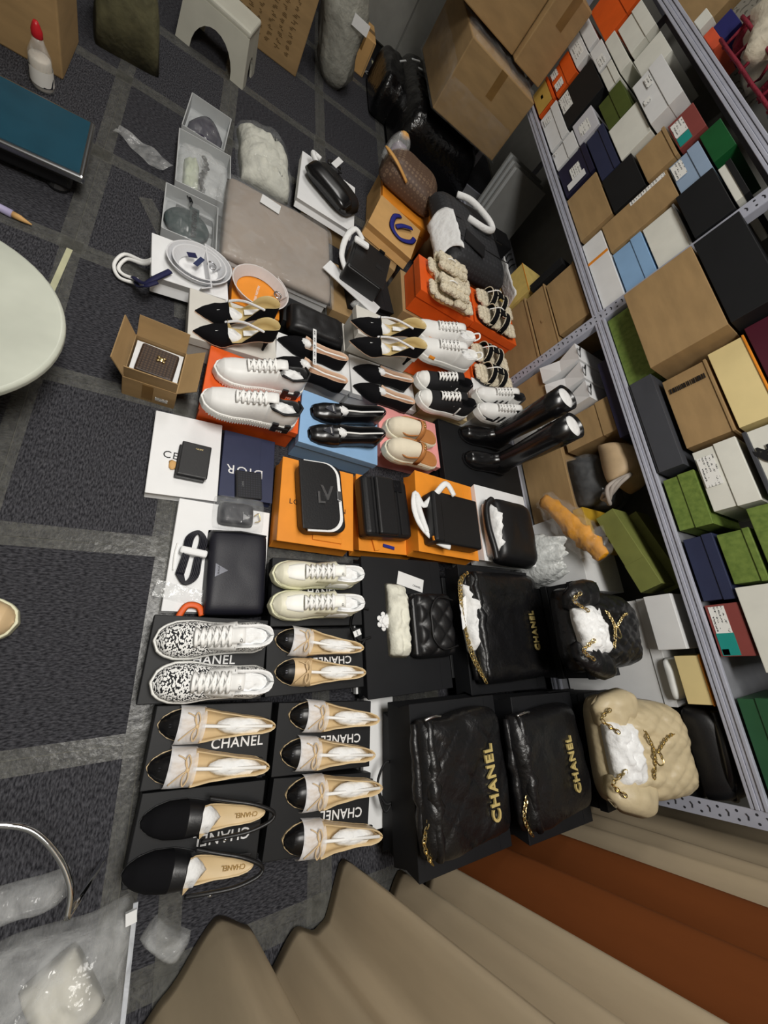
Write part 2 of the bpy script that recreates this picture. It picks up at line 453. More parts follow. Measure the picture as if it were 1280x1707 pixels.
def paper_bag(label, rect, z0, h, mat, text=None, hz=None, tsize=0.03, tmat=None, trot=0, tpos=(0, 0), hmat=None, hside=None, name='paper_bag', group=None, mouth=None):
    cx, cy, w, d, r = rect
    t = thing(name, label, 'paper bag', (cx, cy, z0), r, group)
    # flattened gusseted bag: two faces with a fold line down each side
    b = MB(); g = min(.012, h * .3)
    ring = lambda x, k: [(x, -d / 2 * k, 0), (x, d / 2 * k, 0), (x, (d / 2 - g) * k, h * .5), (x, d / 2 * k, h), (x, -d / 2 * k, h), (x, -(d / 2 - g) * k, h * .5)]
    b.loft([ring(-w / 2, 1), ring(-w / 6, 1.0), ring(w / 6, 1.0), ring(w / 2, 1)])
    b.build('body', mat, t, bevel=0.0015, seg=1)
    MB().box(w / 2 - .05, 0, h + .0003, .0015, d * .97, .0008).build('crease', mat, t)
    if text:
        lettering(text, tsize, tmat or m_black_ink, t, (tpos[0], tpos[1], h + .0006), (0, 0, R(trot)), spacing=1.15)
    if hmat and hside:
        for k, zz in ((0, h + .003), (1, h * .5)):
            if hside == 'L' and hz is not None: p = [(-w / 2 + .02, -.045, zz), (-w / 2 - .004, -.05, max(zz, hz)), (-w / 2 - .03, -.05 - k * .02, hz), (-w / 2 - .055, 0, hz), (-w / 2 - .03, .05, hz), (-w / 2 - .004, .05, max(zz, hz)), (-w / 2 + .02, .045, zz)]
            elif hside == 'L': p = [(-w / 2 + .02, -.045, zz), (-w / 2 - .03, -.05 - k * .02, zz * .6 + .006), (-w / 2 - .055, 0, .008 + k * .004), (-w / 2 - .03, .05, zz * .6 + .006), (-w / 2 + .02, .045, zz)]
            elif hside == 'R': p = [(w / 2 - .02, -.045, zz), (w / 2 + .03, -.05, zz * .6 + .006), (w / 2 + .06, 0, .008), (w / 2 + .03, .05, zz * .6 + .006), (w / 2 - .02, .045, zz)]
            else: p = [(-.045, -d / 2 + .02, zz), (-.05, -d / 2 - .03, zz * .6), (0, -d / 2 - .06, .008), (.05, -d / 2 - .03, zz * .6), (.045, -d / 2 + .02, zz)]
            q = [Vector(a) for a in p]; sm = []
            for i in range(len(q) - 1):
                for s in range(5):
                    u = s / 5; p0 = q[max(0, i - 1)]; p1 = q[i]; p2 = q[i + 1]; p3 = q[min(len(q) - 1, i + 2)]
                    sm.append(0.5 * ((2 * p1) + (p2 - p0) * u + (2 * p0 - 5 * p1 + 4 * p2 - p3) * u * u + (3 * p1 - p0 - 3 * p2 + p3) * u ** 3))
            MB().tube(sm, 0.004, 6).build('handle', hmat, t, smooth=True)
    return t

CH = 'CHANEL'
B = {}
G_ = 'black lidded boxes in two columns on the carpet'
B[1] = shoe_box('black shoe box with white lettering under the tweed sneakers', (0.212, 0.024, 0.293, 0.208, -3.1), 0, .11, m_black_box, text=CH, tpos=(.0, -.005), group=G_)
B[2] = shoe_box('black shoe box under the larger tissue-wrapped ballet flats, between tweed sneakers and slingbacks', (0.238, -0.174, 0.283, 0.173, -4.1), 0, .11, m_black_box, text=CH, tpos=(.06, -.005), group=G_)
B[3] = shoe_box('black shoe box under the black and beige slingbacks', (0.228, -0.350, 0.279, 0.167, -5.2), 0, .11, m_black_box, text=CH, flip=True, tpos=(.05, -.02), group=G_)
B[4] = shoe_box('black shoe box under the flats with one toe left unwrapped', (0.520, 0.005, 0.315, 0.180, 0.1), 0, .11, m_black_box, text=CH, flip=True, tpos=(.05, -.005), group=G_)
B[5] = shoe_box('black shoe box under wrapped flats, beside the white flat carton', (0.545, -0.203, 0.299, 0.176, -5.0), 0, .11, m_black_box, text=CH, flip=True, tpos=(.05, -.01), group=G_)
B[6] = shoe_box('black shoe box under wrapped flats, closest to the beige curtain', (0.532, -0.386, 0.297, 0.173, -7.6), 0, .11, m_black_box, text=CH, flip=True, tpos=(.06, -.005), group=G_)
B[7] = shoe_box('black shoe box under the cream lace-up sneakers', (0.524, 0.207, 0.310, 0.208, 0.4), 0, .11, m_black_box, text=CH, tpos=(.0, .0), group=G_)

# white flat cartons that peep out between the black things
shoe_box('white flat carton wedged between the black shoe boxes and black shopping bags', (0.755, -.305, .115, .36, -3), 0, .055, m_white_card, lid=0.02, name='flat_carton')
shoe_box('white flat carton under the large black bag with the small quilted bag', (0.735, .02, .10, .26, 0), 0, .045, m_white_card, lid=0.02, name='flat_carton')

# sheets and bags with pouches and wallets
paper_bag('white paper shopping bag under the black nylon pouch', (0.232, 0.317, 0.277, 0.337, -1.4), 0, .04, m_white_paper)
paper_bag('white paper bag printed with black capitals, under the smooth black wallet', (0.102, 0.633, 0.198, 0.283, 1.3), 0, .04, m_white_paper, text='CELINE', tsize=.034, tpos=(-.005, -.01), trot=-3)
paper_bag('navy blue paper bag with white capitals under the patterned wallet', (0.294, 0.639, 0.175, 0.245, -0.3), 0, .04, m_navy, text='DIOR', tsize=.046, tmat=m_white_ink, tpos=(-.01, -.02), trot=180)
paper_bag('saffron orange paper bag under the flap bag with metal monogram', (0.527, 0.517, 0.279, 0.308, -2.1), .02, .08, m_orange_bag, text='LOUIS VUITTON', tsize=.026, tpos=(0, -.01), hmat=M('navy_ribbon', '232a86', .6), hside=None)
paper_bag('saffron orange paper bag under the boxy black camera bag', (0.819, 0.518, 0.270, 0.308, 0.2), .02, .08, m_orange_bag)
paper_bag('saffron orange paper bag under the black bag with a wrapped strap', (1.060, 0.524, 0.313, 0.342, -2.6), .10, .08, m_orange_bag)
MB_ = thing('orange_box', 'saffron orange box supporting the orange bag with a wrapped strap', 'box', (1.085, .537, 0), -2); MB().box(0, 0, .05, .23, .32, .098).build('body', m_orange_bag, MB_, bevel=.002); MB().box(0, 0, .085, .234, .324, .028).build('lid', m_orange_bag, MB_, bevel=.002)
paper_bag('white paper bag under the black leather pouch stuffed with tissue', (1.392, 0.518, 0.336, 0.348, -0.5), .12, .08, m_white_paper)
_t = thing('white_box', 'white low box carrying the white bag and stuffed black pouch', 'box', (1.385, .52, 0), -1); MB().box(0, 0, .059, .31, .33, .118).build('body', m_white_card, _t, bevel=.002); MB().box(0, 0, .1, .314, .334, .036).build('lid', m_white_card, _t, bevel=.002)

# coloured shoe boxes
shoe_box('powder blue shoe box under the black heeled loafers', (0.613, 0.843, 0.334, 0.230, -3.3), 0, .12, m_blue_box)
shoe_box('pink shoe box under the cream clogs', (0.952, 0.899, 0.321, 0.233, 0.3), 0, .12, m_pink_box)
shoe_box('large black boot box with white lettering standing under the tall boots', (1.395, .875, .54, .34, 0), 0, .13, m_black_box, text=CH, flip=True, tpos=(.0, -.03), tsize=.034, name='boot_box')
shoe_box('bright orange shoe box under white sneakers with black side marks', (0.281, 0.896, 0.326, 0.243, -2.7), 0, .12, m_orange_box, lid=.03)
m_grey_box = M('warm_grey_card', 'd8d5cd', .6, var=.02)
shoe_box('warm grey shoe box under the crystal-strap pumps beside the coiled belts', (0.193, 1.143, 0.299, 0.211, 3.7), 0, .12, m_grey_box)
shoe_box('white shoe box under black flats with white ribbon sticks', (0.503, 1.115, 0.314, 0.167, 0.5), 0, .12, m_white_card, lid=.03)
shoe_box('white shoe box under the black pointed slingbacks with sticks', (0.832, 1.139, 0.336, 0.199, 3.3), 0, .12, m_white_card, lid=.03)
shoe_box('warm grey shoe box at the back under crystal-strap pumps', (.79, 1.31, .31, .15, 2), .12, .12, m_grey_box)
shoe_box('plain grey shoe box underneath the grey box with crystal-strap pumps', (.79, 1.32, .31, .15, 2), 0, .118, m_grey_box)
shoe_box('bright orange shoe box under the plain white chunky sneakers', (1.11, 1.358, .33, .215, 0), .12, .12, m_orange_box)
shoe_box('kraft shoe box underneath the orange box with chunky white sneakers', (1.11, 1.358, .33, .215, 0), 0, .118, m_kraft)
m_sand = M('sand_card', 'c8b48a', .65, var=.03)
shoe_box('sand coloured shoe box under the black canvas sneakers', (1.148, 1.145, .265, .185, 0), 0, .17, m_sand)
shoe_box('white shoe box under the black and white runners near the rack post', (1.455, 1.18, .30, .225, 0), .0, .22, m_white_card)
shoe_box('bright orange shoe box under black sandals, beside the rack post', (1.47, 1.395, .31, .195, 0), .0, .221, m_orange_box)
shoe_box('bright orange tall box under the all-cream fluffy sandals', (1.134, 1.712, 0.341, 0.247, -3.3), .17, .13, m_orange_box, lid=.045)
shoe_box('bright orange tall box under black-strapped fluffy sandals near kraft cartons', (1.475, 1.71, .32, .25, -2), .17, .13, m_orange_box, lid=.045)
MB_ = thing('carton', 'wide kraft carton beneath the two tall orange boxes', 'carton', (1.30, 1.72, 0), -2)
MB().box(0, 0, .084, .70, .29, .168).build('body', m_kraft, MB_, bevel=.002); MB().box(0, -.146, .084, .69, .002, .004).build('flap_seam', m_kraft_dark, MB_)

# open kraft carton with wallet
oc = thing('open_carton', 'small open kraft carton with flaps up holding a monogram wallet', 'carton', (-.02, .905, 0), -4)
w_, d_ = .145, .165
for nm, b in (('wall', (0, -d_ / 2, .045, w_, .003, .09)), ('wall', (0, d_ / 2, .045, w_, .003, .09)), ('wall', (-w_ / 2, 0, .045, .003, d_, .09)), ('wall', (w_ / 2, 0, .045, .003, d_, .09)), ('bottom', (0, 0, .002, w_, d_, .003))):
    MB().box(*b).build(nm, m_kraft, oc)
MB().box(0, d_ / 2 + .012, .122, w_ - .004, .003, .07, rx=-.35).build('flap', m_kraft, oc)
MB().box(-w_ / 2 - .016, 0, .125, .003, d_ - .004, .075, ry=-.4).build('flap', m_kraft, oc)
MB().box(w_ / 2 + .025, 0, .108, .003, d_ - .004, .07, ry=.85).build('flap', m_kraft, oc)
MB().box(0, -d_ / 2 - .001, .118, w_ - .004, .003, .058, rx=.12).build('flap', m_kraft, oc)
MB().box(.035, -d_ / 2 - .0025, .03, .036, .0012, .016).build('sticker', m_lbl, oc)
MB().box(-.005, -d_ / 2 - .0025, .05, .03, .001, .07).build('tape', M('brown_tape', '8a6a3e', .3), oc)
MB().box(0, 0, .045, w_ - .012, d_ - .012, .06).build('inner_tray', m_white_card, oc)
wl = thing('wallet', 'dark brown monogram wallet with gold clasp lying in the open carton', 'wallet', (-.018, .905, .0785), -6)
m_mono = M('brown_monogram', '33261f', .5, col2='5a4634', scale=110, kind='mono')
MB().box(0, 0, .013, .105, .105, .026).build('body', m_mono, wl, bevel=.006)
MB().box(-.005, -.022, .0275, .07, .05, .003).build('flap', m_mono, wl, bevel=.001)
g = MB()
for a in (45, 135, 225, 315): g.tube([(0.016 * math.cos(R(a)), 0.012 * math.sin(R(a)), .0305), (0.006 * math.cos(R(a)), 0.006 * math.sin(R(a)), .031)], .004, 6)
g.ball((0, 0, .031), .010, .009, .003)
g.build('clasp', m_gold, wl, smooth=True, loc=(0.008, .008, 0))

# ================================================================ shoes
ROUND = [(0, .03), (.02, .45), (.06, .70), (.14, .84), (.3, .80), (.5, .84), (.7, 1), (.82, .97), (.91, .80), (.96, .58), (.985, .36), (1, .04)]
ALMOND = [(0, .03), (.02, .42), (.06, .62), (.14, .76), (.3, .72), (.5, .80), (.68, 1), (.8, .95), (.9, .74), (.96, .46), (.985, .28), (1, .04)]
FLATO = [(0, .03), (.015, .20), (.05, .36), (.12, .50), (.25, .58), (.45, .76), (.66, 1), (.8, .97), (.9, .76), (.96, .48), (.985, .3), (1, .04)]
POINT = [(0, .03), (.02, .40), (.06, .58), (.14, .70), (.32, .64), (.5, .78), (.64, 1), (.76, .88), (.88, .52), (.96, .2), (1, .02)]
SQUARE = [(0, .03), (.02, .45), (.06, .65), (.14, .78), (.3, .76), (.5, .84), (.68, 1), (.85, .92), (.95, .72), (.985, .6), (1, .3)]
def stations(breaks, n=26):
    t = set(round(i / n, 4) for i in range(n + 1))
    for b in breaks: t |= {round(b - .004, 4), round(b + .004, 4)}
    t |= {.008, .016, .03, .045, .93, .95, .97, .98, .985, .99, .995}
    return sorted(x for x in t if 0 <= x <= 1)
def shell(L, W, outl, zb, crown, collar, open_rng, cap=None, cap0=None, th=.004, ins=.004, lean=.10, bend=0.0):
    """hollow shoe upper from heel (x=0) to toe (x=L): returns meshes upper, lining, toe, heel"""
    br = [open_rng[1]] + ([cap] if cap else []) + ([cap0] if cap0 else [])
    ts = stations(br)
    rings = []
    for t in ts:
        w = W / 2 * ip(t, outl); z0 = zb(t); x = t * L; cy = bend * math.sin(PI * t)
        r = []
        if open_rng[0] <= t <= open_rng[1]:
            hc = collar(t); thk = min(th, w * .4); iz = min(ins, hc * .8)
            half = []
            for k in range(7):
                s = k / 6; half.append((w * (1 - lean * s * s + .04 * math.sin(PI * s)), z0 + hc * s))
            wi = w * (1 - lean) - thk
            half.append((wi, z0 + hc)); half.append((wi, z0 + iz + (hc - iz) * .45)); half.append((wi * .92, z0 + iz))
            r = [(x, cy - a, z) for a, z in half] + [(x, cy, z0 + iz)] + [(x, cy + a, z) for a, z in reversed(half)]
        else:
            h = crown(t)
            for k in range(21):
                a = PI * k / 20; c = math.cos(a); s = math.sin(a)
                r.append((x, cy - w * math.copysign(abs(c) ** .85, c), z0 + h * s ** .8))
        rings.append(r)
    parts = {'upper': MB(), 'lining': MB(), 'toe': MB(), 'heel': MB()}
    V = [p for r in rings for p in r]
    for i in range(len(ts) - 1):
        tm = (ts[i] + ts[i + 1]) / 2
        op = open_rng[0] <= ts[i] <= open_rng[1] and open_rng[0] <= ts[i + 1] <= open_rng[1]
        for k in range(20):
            f = (i * 21 + k, (i + 1) * 21 + k, (i + 1) * 21 + k + 1, i * 21 + k + 1)
            key = 'upper'
            if op and 6 <= k < 14: key = 'lining'
            elif cap and tm > cap: key = 'toe'
            elif cap0 and tm < cap0: key = 'heel'
            parts[key].f.append(f)
    for q in parts.values():
        used = sorted(set(i for f in q.f for i in f)); mp = {u: n for n, u in enumerate(used)}
        q.v = [V[u] for u in used]; q.f = [tuple(mp[i] for i in f) for f in q.f]
    return parts
def sole(L, W, outl, z0, z1, grow=1.05, bend=0.0, t0=0.0, t1=1.0, n=30, bulge=0.0):
    mb = MB(); rings = []
    for i in range(n + 1):
        t = t0 + (t1 - t0) * i / n
        w = W / 2 * ip(t, outl) * grow; x = L / 2 + (t - .5) * L * (1 + (grow - 1) * .6); cy = bend * math.sin(PI * t)
        a, b = z0(t), z1(t)
        rings.append([(x, cy - w * .96, a), (x, cy + w * .96, a), (x, cy + w * (1 + bulge), (a + b) / 2), (x, cy + w, b), (x, cy - w, b), (x, cy - w * (1 + bulge), (a + b) / 2)])
    return mb.loft(rings)
def smooth_path(p, k=6):
    q = [Vector(a) for a in p]; sm = []
    for i in range(len(q) - 1):
        for s in range(k):
            u = s / k; p0 = q[max(0, i - 1)]; p1 = q[i]; p2 = q[i + 1]; p3 = q[min(len(q) - 1, i + 2)]
            sm.append(0.5 * ((2 * p1) + (p2 - p0) * u + (2 * p0 - 5 * p1 + 4 * p2 - p3) * u * u + (3 * p1 - p0 - 3 * p2 + p3) * u ** 3))
    sm.append(q[-1]); return sm
FLAT0 = lambda t: 0.0
def put(t, S, z):
    x, y, r, L = S
    t.location = (x, y, z); t.rotation_euler = (0, 0, R(r)); return t

def sneaker(label, L, W, mats, group, toe_mat=None, heel_mat=None, soleh=.032, marks=None, open_end=.38, lace_n=6, eyelet=None, stuff=True, lace_dark=False, soleridge=False):
    t = thing('sneaker', label, 'sneaker', group=group)
    up, lining, so, tongue = mats
    zb = lambda u: soleh * (1 + .25 * max(0, 1 - u * 3)) - .004 + (.006 * max(0, (u - .85) / .15))
    cr = lambda u: ip(u, [(.36, .092), (.45, .080), (.6, .062), (.8, .046), (.92, .036), (1, .012)])
    co = lambda u: ip(u, [(0, .066), (.05, .070), (.2, .058), (.33, .066), (.38, .085)])
    sh = shell(L, W, ROUND, zb, cr, co, (.0, open_end), cap=.84 if toe_mat else None, cap0=.13 if heel_mat else None, th=.008, lean=.22)
    sh['upper'].build('upper', up, t, smooth=True)
    sh['lining'].build('lining', lining, t, smooth=True)
    if toe_mat: sh['toe'].build('toe_cap', toe_mat, t, smooth=True)
    if heel_mat: sh['heel'].build('heel_counter', heel_mat, t, smooth=True)
    s = sole(L, W, ROUND, lambda u: .007 * max(0, (u - .8) / .2), lambda u: zb(u) + .006, 1.07, bulge=.03).build('sole', so, t, smooth=False, bevel=.004)
    if soleridge:
        mb = MB()
        for i in range(34):
            u = .06 + .88 * i / 33
            for sd in (-1, 1): mb.box(u * L, sd * (W / 2 * ip(u, ROUND) * 1.075), soleh * .5, .0035, .004, soleh * .8)
        mb.build('sole_ridge', so, s)
    # tongue
    MB().grid(lambda a, b: (L * (.30 + .40 * a), (b - .5) * W * .44 * (1 - .15 * a), zb(.4) + ip(.30 + .40 * a, [(.30, .098), (.38, .094), (.45, .082), (.6, .065), (.72, .053)]) + .0015 + .005 * math.sin(PI * b)), 10, 6).build('tongue', tongue, t, smooth=True, thick=.005)
    mb = MB()
    for i in range(lace_n):
        u = .42 + .27 * i / (lace_n - 1); z = zb(u) + cr(u) + .0095; wv = W * .27 * (1 - .12 * i / lace_n)
        mb.tube([(u * L, -wv, z - .010), (u * L + .002, -wv * .6, z), (u * L + .003, 0, z + .003), (u * L + .002, wv * .6, z), (u * L, wv, z - .010)], .0042, 6, flat=(1.1, .55))
        if i < lace_n - 1:
            u2 = .42 + .27 * (i + 1) / (lace_n - 1)
            for sd in (-1, 1): mb.tube([(u * L, sd * wv, z - .007), ((u + u2) / 2 * L, 0, z + .0055), (u2 * L, -sd * wv * .95, z - .013)], .0036, 5, flat=(1.1, .55))
    mb.build('laces', m_lace if not lace_dark else m_black_ink, t, smooth=True)
    if stuff:
        MB().ball((.19 * L, 0, soleh + .036), .16 * L, W * .27, .026, 14, 9, .35, rnd.random() * 9).build('paper_stuffing', m_tissue, t, smooth=True)
    if marks: marks(t, L, W, zb, cr)
    return t
def side_patch(t, name, L, W, u0, u1, z0, z1, mat, zbase, sides=(-1, 1), slant=0.0, out=1.035, nn=8):
    for sd in sides:
        def fn(a, b):
            u = u0 + (u1 - u0) * a + slant * b
            return (u * L, sd * (W / 2 * ip(u, ROUND) * out * (1 - .20 * b ** 2) + .0012), zbase + z0 + (z1 - z0) * b)
        MB().grid(fn, nn, 4).build(name, mat, t, smooth=True, thick=.0015)

# tweed sneakers
m_tweed = M('tweed_weave', 'f0f0ee', .8, col2='1c1d22', scale=250, kind='print', thr=.52, stretch=(1, .55, 1))
def mk_tweed(t, L, W, zb, cr):
    MB().grid(lambda a, b: (L * (.36 + .36 * a), (b - .5) * W * (.80 - .22 * a), zb(.5) + ip(.36 + .36 * a, [(.36, .094), (.45, .083), (.6, .066), (.72, .056)]) - .075 * abs(b - .5) ** 2), 10, 8).build('eyestay', m_white_leather, t, smooth=True, thick=.002)
    lettering('CHANEL', .009, m_black_ink, t, (.335 * L, 0, .128), (0, .2, -PI / 2))
tw = sneaker('white low sneaker with woven tweed toe, next to the nylon pouch', .27, .090, (m_tweed, m_tissue, m_white_rub, m_white_leather), 'tweed sneakers', heel_mat=m_tweed, marks=mk_tweed)
put(tw, (0.349, 0.072, -179.6, 0.263), .1105)
dup(tw, (0, 0, 0), label='white low sneaker with tweed toe, next to the ballet flats'); t2 = bpy.data.objects[tw.name.split('.')[0] + '.001']; put(t2, (0.353, -0.043, 176.0, 0.260), .1105)
# cream sneakers
m_whitish = M('white_vamp', 'f4f4ee', .45, var=.01)
def mk_cream(t, L, W, zb, cr):
    side_patch(t, 'quarter_panel', L, W, .12, .40, .004, .045, m_white_leather, .03)
    side_patch(t, 'toe_rand', L, W, .66, .97, -.002, .012, m_cream_rub, .03, out=1.05)
    MB().grid(lambda a, b: (L * (.70 + .20 * a), (b - .5) * W * (.62 - .25 * a * a), zb(.8) + cr(.70 + .20 * a) * math.cos((b - .5) * 1.15) ** .6 + .0015), 8, 8).build('vamp_panel', m_whitish, t, smooth=True, thick=.0015)
    MB().grid(lambda a, b: (L * (.37 + .34 * a), (b - .5) * W * (.84 - .2 * a), zb(.5) + cr(.37 + .34 * a) + .003 - .09 * abs(b - .5) ** 2), 10, 8).build('eyestay', m_cream_leather, t, smooth=True, thick=.002)
    lettering('CHANEL', .008, m_black_ink, t, (.335 * L, 0, .128), (0, .2, -PI / 2))
m_whitish_ = M('white_vamp', 'f4f4ee', .45, var=.01)
cs_ = sneaker('cream and white leather sneaker, the one beside the orange bags', .275, .083, (m_cream_leather, m_tissue, m_cream_rub, m_whitish), 'cream sneakers', marks=mk_cream)
put(cs_, (0.637, 0.251, 180.0, 0.270), .1105); cs_.location.y += .002
c2 = dup(cs_, (0, 0, 0), label='cream and white leather sneaker, the one beside the ballet flats'); put(c2, (0.634, 0.162, -179.8, 0.274), .1105)
# white sneakers with black H strap on the orange box
def mk_h(t, L, W, zb, cr):
    for sd in (-1, 1):
        k = MB()
        for u, wd, hh, zc in ((.10, .020, .046, .026), (.24, .020, .046, .026), (.17, .05, .014, .026)):
            k.box(u * L, sd * (W / 2 * ip(u, ROUND) * 1.07 + .002), zc, wd, .007, hh, rz=sd * (.12 if u < .12 else 0))
        k.build('side_mark', m_black_ink, t)
    MB().tube([(.05 * L, -.028, .105), (.01 * L, 0, .112), (.05 * L, .028, .105), (.2 * L, .034, .095), (.34 * L, .030, .108)], .004, 6).build('collar_piping', m_black_ink, t, smooth=True)
wh = sneaker('white ribbed-sole sneaker with black side marks, the one beside the crystal pumps', .30, .094, (m_white_leather, m_black_ink, m_white_rub, m_white_leather), 'white sneakers with black marks', marks=mk_h, soleridge=True)
put(wh, (0.439, 0.949, -170.2, 0.294), .1205); wh.rotation_euler.z = R(-173)
h2 = dup(wh, (0, 0, 0), label='white ribbed-sole sneaker with black side marks, the one beside the navy bag'); put(h2, (0.414, 0.796, -178.8, 0.288), .1205)
# plain white chunky sneakers
def mk_lv(t, L, W, zb, cr):
    side_patch(t, 'tick_mark', L, W, .70, .80, .004, .022, m_orange_bag, .03, sides=(1, -1))
    MB().tube(smooth_path([(.03 * L, -.02, .1), (-.02 * L, -.01, .125), (-.03 * L, .012, .12), (.03 * L, .02, .1)]), .004, 6).build('heel_loop', m_lace, t, smooth=True)
lv = sneaker('chunky all-white sneaker beside the tall orange box', .31, .097, (m_white_leather, m_white_leather, m_white_rub, m_white_leather), 'chunky white sneakers', marks=mk_lv, soleh=.036)
put(lv, (1.226, 1.379, -166.6, 0.344), .2405); lv.location.y += .02; lv.rotation_euler.z = R(-176)
t2 = dup(lv, (0, 0, 0), label='chunky all-white sneaker beside the black canvas sneakers'); put(t2, (1.217, 1.267, -166.4, 0.351), .2405); t2.rotation_euler.z = R(-178); t2.location.y += .015
# black canvas sneakers with white toe
m_canvas = M('black_canvas', '19191c', .85, var=.03)
def mk_cv(t, L, W, zb, cr):
    for u in (.44, .50, .56, .62):
        for sd in (-1, 1): MB().ball((u * L, sd * W * .34, .076 - (u - .44) * .1), .004, .003, .004, 8, 5).build('eyelet', m_silver, t, smooth=True)
    side_patch(t, 'white_trim', L, W, .30, .33, .0, .05, m_white_leather, .03)
cv = sneaker('black canvas sneaker with white toe cap beside the chunky white sneakers', .29, .092, (m_canvas, m_blk_suede, m_white_rub, m_canvas), 'black canvas sneakers', toe_mat=m_white_rub, marks=mk_cv, stuff=False)
put(cv, (1.244, 1.229, -164.5, 0.318), .1705); cv.rotation_euler.z = R(-175); cv.location.y -= .042
t2 = dup(cv, (0, 0, 0), label='black canvas sneaker with white toe cap beside the cream clogs'); put(t2, (1.245, 1.103, -171.8, 0.307), .1705); t2.rotation_euler.z = R(-177); t2.location.y -= .029
# black and white runners
def mk_bw(t, L, W, zb, cr):
    for u in (.40, .52, .64): side_patch(t, 'stripe', L, W, u, u + .05, .0, .05 - (u - .4) * .06, m_black_ink, .03, slant=-.05)
    side_patch(t, 'toe_band', L, W, .68, .94, .0, .014, m_black_ink, .03)
bw = sneaker('white runner with black stripes, right beside the shearling sandals', .29, .081, (m_white_leather, m_black_ink, m_white_rub, m_white_leather), 'striped runners', heel_mat=m_black_ink, marks=mk_bw, soleh=.036, stuff=False)
put(bw, (1.515, 1.158, -169.4, 0.325), .2205); bw.rotation_euler.z = R(-174)
t2 = dup(bw, (0, 0, 0), label='white runner with black stripes, right beside the tall boots'); put(t2, (1.509, 1.063, -169.2, 0.321), .2205); t2.rotation_euler.z = R(-177)
t2.location.y += .02; bw.location.y += .03; t2.location.x += .045; bw.location.x += .045

# ballet flats ------------------------------------------------
def ballet(label, L, W, group, wrap=True):
    t = thing('ballet_flat', label, 'flat shoe', group=group)
    zb = lambda u: .006
    cr = lambda u: ip(u, [(.66, .046), (.8, .040), (.92, .030), (1, .010)])
    co = lambda u: ip(u, [(0, .048), (.06, .046), (.25, .034), (.5, .032), (.67, .040)])
    sh = shell(L, W, FLATO, zb, cr, co, (0, .66), cap=.83, th=.003, lean=.06)
    sh['upper'].build('upper', m_beige_leather, t, smooth=True)
    sh['lining'].build('lining', m_insole, t, smooth=True)
    tc_ = sh['toe'].build('toe_cap', m_blk_gloss, t, smooth=True)
    sole(L, W, FLATO, lambda u: 0.0, lambda u: .007, 1.02).build('sole', m_insole, t)
    MB().box(.09 * L, 0, .004, .14 * L, W * .4, .008).build('heel', m_blk_leather, t, bevel=.002)
    MB().tube([(.66 * L, 0, .045), (.4 * L, .002, .040), (.03 * L, 0, .050)], .0035, 6, flat=(1.2, .7)).build('stick', m_lace, t, smooth=True)
    MB().ball((.30 * L, 0, .026), .23 * L, W * .26, .018, 14, 8, .3, rnd.random() * 9).build('paper_stuffing', m_tissue, t, smooth=True)
    # bow
    bx = MB(); z = .057
    for sd in (-1, 1):
        bx.tube(smooth_path([(.705 * L, 0, z), (.70 * L, sd * .016, z + .006), (.725 * L, sd * .030, z + .003), (.738 * L, sd * .016, z), (.71 * L, 0, z)]), .0016, 5)
    bx.tube(smooth_path([(.71 * L, 0, z), (.74 * L, -.02, z - .002), (.80 * L, -.028, z - .01)]), .0015, 5)
    bx.tube(smooth_path([(.71 * L, 0, z), (.77 * L, .012, z), (.83 * L, .03, z - .012)]), .0015, 5)
    bx.ball((.71 * L, 0, z), .005, .005, .003)
    bx.build('bow', m_beige_leather, t, smooth=True)
    if wrap:
        def fn(a, b):
            u = .64 + .215 * a; w_ = W / 2 * (.96 + .04 * a) * 1.12; an = PI * b
            return (u * L, -w_ * math.cos(an), .004 + (cr(u) + .009) * math.sin(an) ** .8 + .002 * nz(a * 4, b * 4, 2.0))
        MB().grid(fn, 8, 14).build('tissue_wrap', m_tissue_thin, t, smooth=True)
    lettering('CC', .010, m_dark_metal, tc_, (.90 * L, 0, .0365), (0, .22, 0))
    return t
GF = 'beige ballet flats with black toes'
bf = ballet('beige ballet flat with wrapped bow, directly beside the tweed sneakers', .27, .076, 'larger wrapped ballet flats')
put(bf, (0.378, -0.151, 172.7, 0.263), .1105); bf.location.y -= .001
t2 = dup(bf, (0, 0, 0), label='beige ballet flat with wrapped bow, directly beside the slingbacks'); put(t2, (0.366, -0.238, 171.6, 0.260), .1105); t2.location.y -= .004
t2 = dup(bf, (0, 0, 0), label='beige ballet flat with tissue around the bow and a small white hang tag', group=GF); put(t2, (0.652, 0.026, 171.8, 0.282), .1105); t2.location.y += .003
MB().box(.03, -.042, .055, .026, .018, .001, rz=.5).build('hang_tag', m_white_card, t2)
lettering('chanel', .006, m_black_ink, t2, (.03, -.042, .0562), (0, 0, .5 + PI / 2))
t2 = dup(bf, (0, 0, 0), label='beige ballet flat with its glossy black toe unwrapped', group=GF, skip=('tissue_wrap',)); put(t2, (0.656, -0.038, 175.5, 0.282), .1105); t2.location.y -= .004
for S_, lb_ in (((0.698, -0.188, 168.1, 0.269), 'the hang-tag pair'), ((0.677, -0.260, 170.5, 0.259), 'the pair by the curtain')):
    t2 = dup(bf, (0, 0, 0), label='wrapped beige ballet flat on the middle of three boxes, beside ' + lb_, group='wrapped flats by the white carton'); put(t2, S_, .1105); t2.location.y += .011 if 'hang' in lb_ else -.006; t2.rotation_euler.z = R(171)
